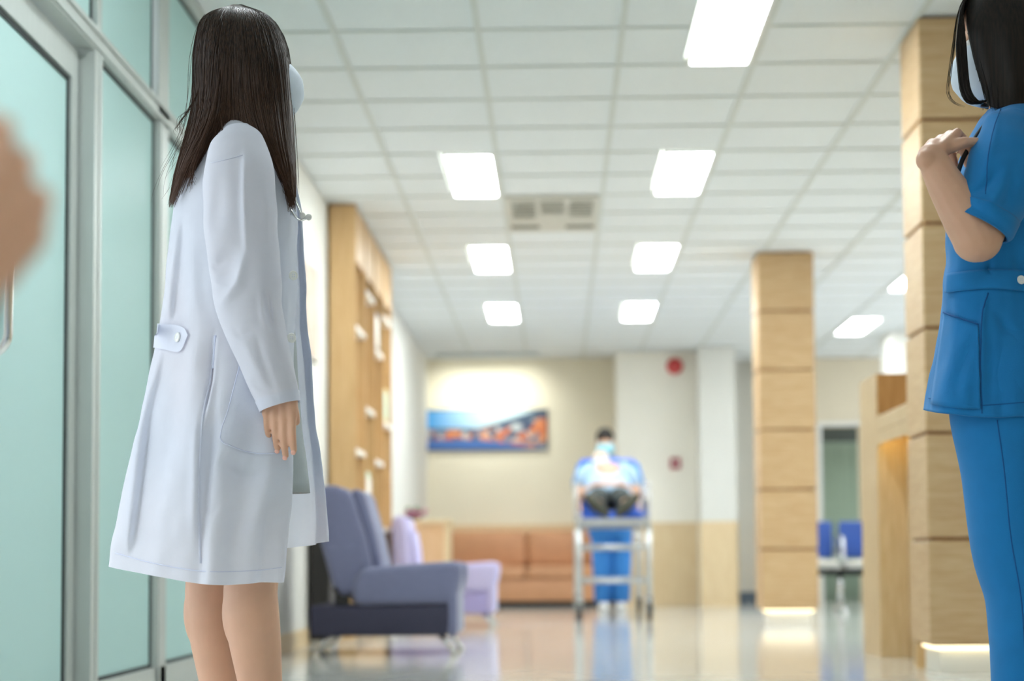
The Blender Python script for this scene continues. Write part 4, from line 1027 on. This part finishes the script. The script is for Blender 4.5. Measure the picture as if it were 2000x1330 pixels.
# patient reclining, feet to us
px_ = (gl_+gr_)/2-.01; zt = gz+.07
pat = thing('person', (px_, 15.5, zt), 'patient in a pale shirt and mask lying on the stretcher, feet towards us', 'person')
PV = lambda x, y, z: Vector((px_+x, y, z))
hp_ = PV(-.05, 16.3, 1.375); prot = Matrix.Rotation(R_(-90),3,'Z') @ Matrix.Rotation(R_(-25),3,'Y')
mb = MB(); head_blobs(mb, hp_, prot)
hipz = zt+.1; sh_ = (16.06, 1.3)
mb.chain([(hp_+Vector((0,-.01,-.06)), .05), (PV(0,16.14,1.26), .055)])
mb.chain([(PV(0,15.62,hipz), .13), (PV(0,15.8,1.1), .12), (PV(0,16.0,1.24), .12)])
for s in (-1, 1):
    mb.chain([(PV(0,16.06,1.3), .08), (PV(s*.17,16.06,1.27), .055), (PV(s*.25,15.85,1.1), .045), (PV(s*.24,15.72,1.06), .042), (PV(s*.1,15.56,1.15), .032)])
    mb.chain([(PV(s*.08,15.6,hipz), .09), (PV(s*.1,15.2,zt+.1), .065), (PV(s*.12,14.8,zt+.05), .045)])
    mb.chain([(PV(s*.12,14.8,zt+.04), .04), (PV(s*.17,14.75,zt+.1), .035)])
    hand(mb, PV(s*.1,15.56,1.15), (-s*.9,-.3,.05), (0,-.6,.8), s, .3)
body('body', mb, .009, 'skin', pat, 4)
face_parts(pat, hp_, prot); face_mask(pat, hp_, prot, 'mask', 1.1)
ob('shirt', MB().rings([[PV((w_*math.cos(a)), y+.7*h_*math.sin(a)*-.64, z+.7*h_*math.sin(a)*.77+.02) for a in [2*math.pi*i/28 for i in range(28)]] for y, z, w_, h_ in ((15.5,.99,.18,.15),(15.6,1.02,.21,.19),(15.75,1.07,.21,.19),(15.9,1.14,.205,.17),(16.03,1.21,.19,.14),(16.11,1.26,.1,.08),(16.13,1.28,.07,.06))]), 'shirt', pat, True)
for s in (-1, 1): ob('sleeve', MB().tube([PV(s*.13,16.07,1.3), PV(s*.2,16.02,1.26), PV(s*.25,15.88,1.13)], [.07,.075,.07], 18), 'shirt', pat, True)
for s in (-1, 1):
    ob('trouser_leg', MB().tube(bez([PV(s*.06,15.66,hipz), PV(s*.09,15.45,hipz+.02), PV(s*.1,15.2,zt+.1), PV(s*.12,14.84,zt+.065)]), [.12-.055*i/24 for i in range(25)], 18), 'troud', pat, True)
    d_ = Vector((s*.72,-.2,.66)).normalized(); q = PV(s*.06,14.74,gz+.05)
    so = Matrix.Translation(q) @ d_.to_track_quat('X','Y').to_matrix().to_4x4()
    mb = MB().ell((.09,0,0), (.14,.05,.055), None, 18, 10).xf(so); so_ = ob('shoe', mb, 'shoe', pat, True)
cap_ = MB().ell((-.016,0,.035), (.1,.081,.1)).xf(Matrix.Translation(hp_) @ prot.to_4x4() @ Matrix.Rotation(R_(-14),4,'Y')); ob('surgical_cap', cap_, 'white', pat, True)

# orderly behind
oy = 17.1; ox = at(1192,1000,oy).x
od = thing('person', (ox, oy, 0), 'orderly in bright blue scrubs and mask pushing the stretcher from behind', 'person')
OV = lambda x, y, z: Vector((ox+x, oy+y, z))
ho = Vector((at(1182,866,oy-.25).x, oy-.22, 1.6)); orot = Matrix.Rotation(R_(-90),3,'Z') @ Matrix.Rotation(R_(16),3,'Y')
mb = MB(); head_blobs(mb, ho, orot, 1.02)
mb.chain([(ho+Vector((0,.03,-.07)), .055), (OV(-.03,-.12,1.42), .06)])
mb.chain([(OV(-.01,-.1,1.3), .13), (OV(0,-.03,1.1), .125), (OV(0,0,.93), .13)])
for s in (-1, 1):
    mb.chain([(OV(-.02,-.12,1.4), .08), (OV(s*.2-.02,-.12,1.37), .062), (OV(s*.28-.02,-.1,1.12), .045), (OV(s*.24-.02,-.38,1.0), .032)])
    hand(mb, OV(s*.24-.02,-.38,1.0), (0,-1,-.15), (0,-.2,1), -s, .9)
    mb.chain([(OV(s*.08,0,.9), .1), (OV(s*.09+.01,0,.5), .065), (OV(s*.085+.01,.02,.09), .045)])
body('body', mb, .009, 'skin', od, 4)
face_parts(od, ho, orot, 1.02); face_mask(od, ho, orot, 'maskb', 1.04)
ob('hair', MB().ell((-.014,0,.05), (.105,.086,.094)).xf(Matrix.Translation(ho) @ orot.to_4x4() @ Matrix.Rotation(R_(-12),4,'Y')), 'hairb', od, True)
ob('tunic', MB().rings([[OV(x0+w_*math.cos(a), y+d_*math.sin(a), z) for a in [2*math.pi*i/32 for i in range(32)]] for z, x0, y, w_, d_ in ((.72,0,.0,.21,.17),(.9,0,0,.2,.165),(1.1,0,-.03,.2,.16),(1.28,-.01,-.08,.22,.165),(1.38,-.02,-.11,.215,.14),(1.44,-.02,-.12,.14,.1),(1.47,-.02,-.12,.07,.075))], False), 'scrubl', od, True, solid=.004)
for s in (-1, 1):
    ob('sleeve', MB().tube([OV(s*.15-.02,-.12,1.4), OV(s*.22-.02,-.12,1.36), OV(s*.27-.02,-.11,1.2)], [.07,.085,.08], 20), 'scrubl', od, True)
    ob('trouser_leg', MB().tube([OV(s*.07,0,.95), OV(s*.085+.01,0,.75), OV(s*.09+.01,0,.45), OV(s*.085+.01,.01,.1)], [.12,.115,.095,.085], 22), 'scrubl', od, True)
    sh = ob('shoe', MB().ell(OV(s*.08+.01,-.07,.05), (.055,.14,.05), None, 18, 10), 'shoew', od, True); ob('sole', MB().rbox(ox+s*.08-.04,ox+s*.08+.06,oy-.2,oy+.06,0,.02,.008,2), 'white', sh)
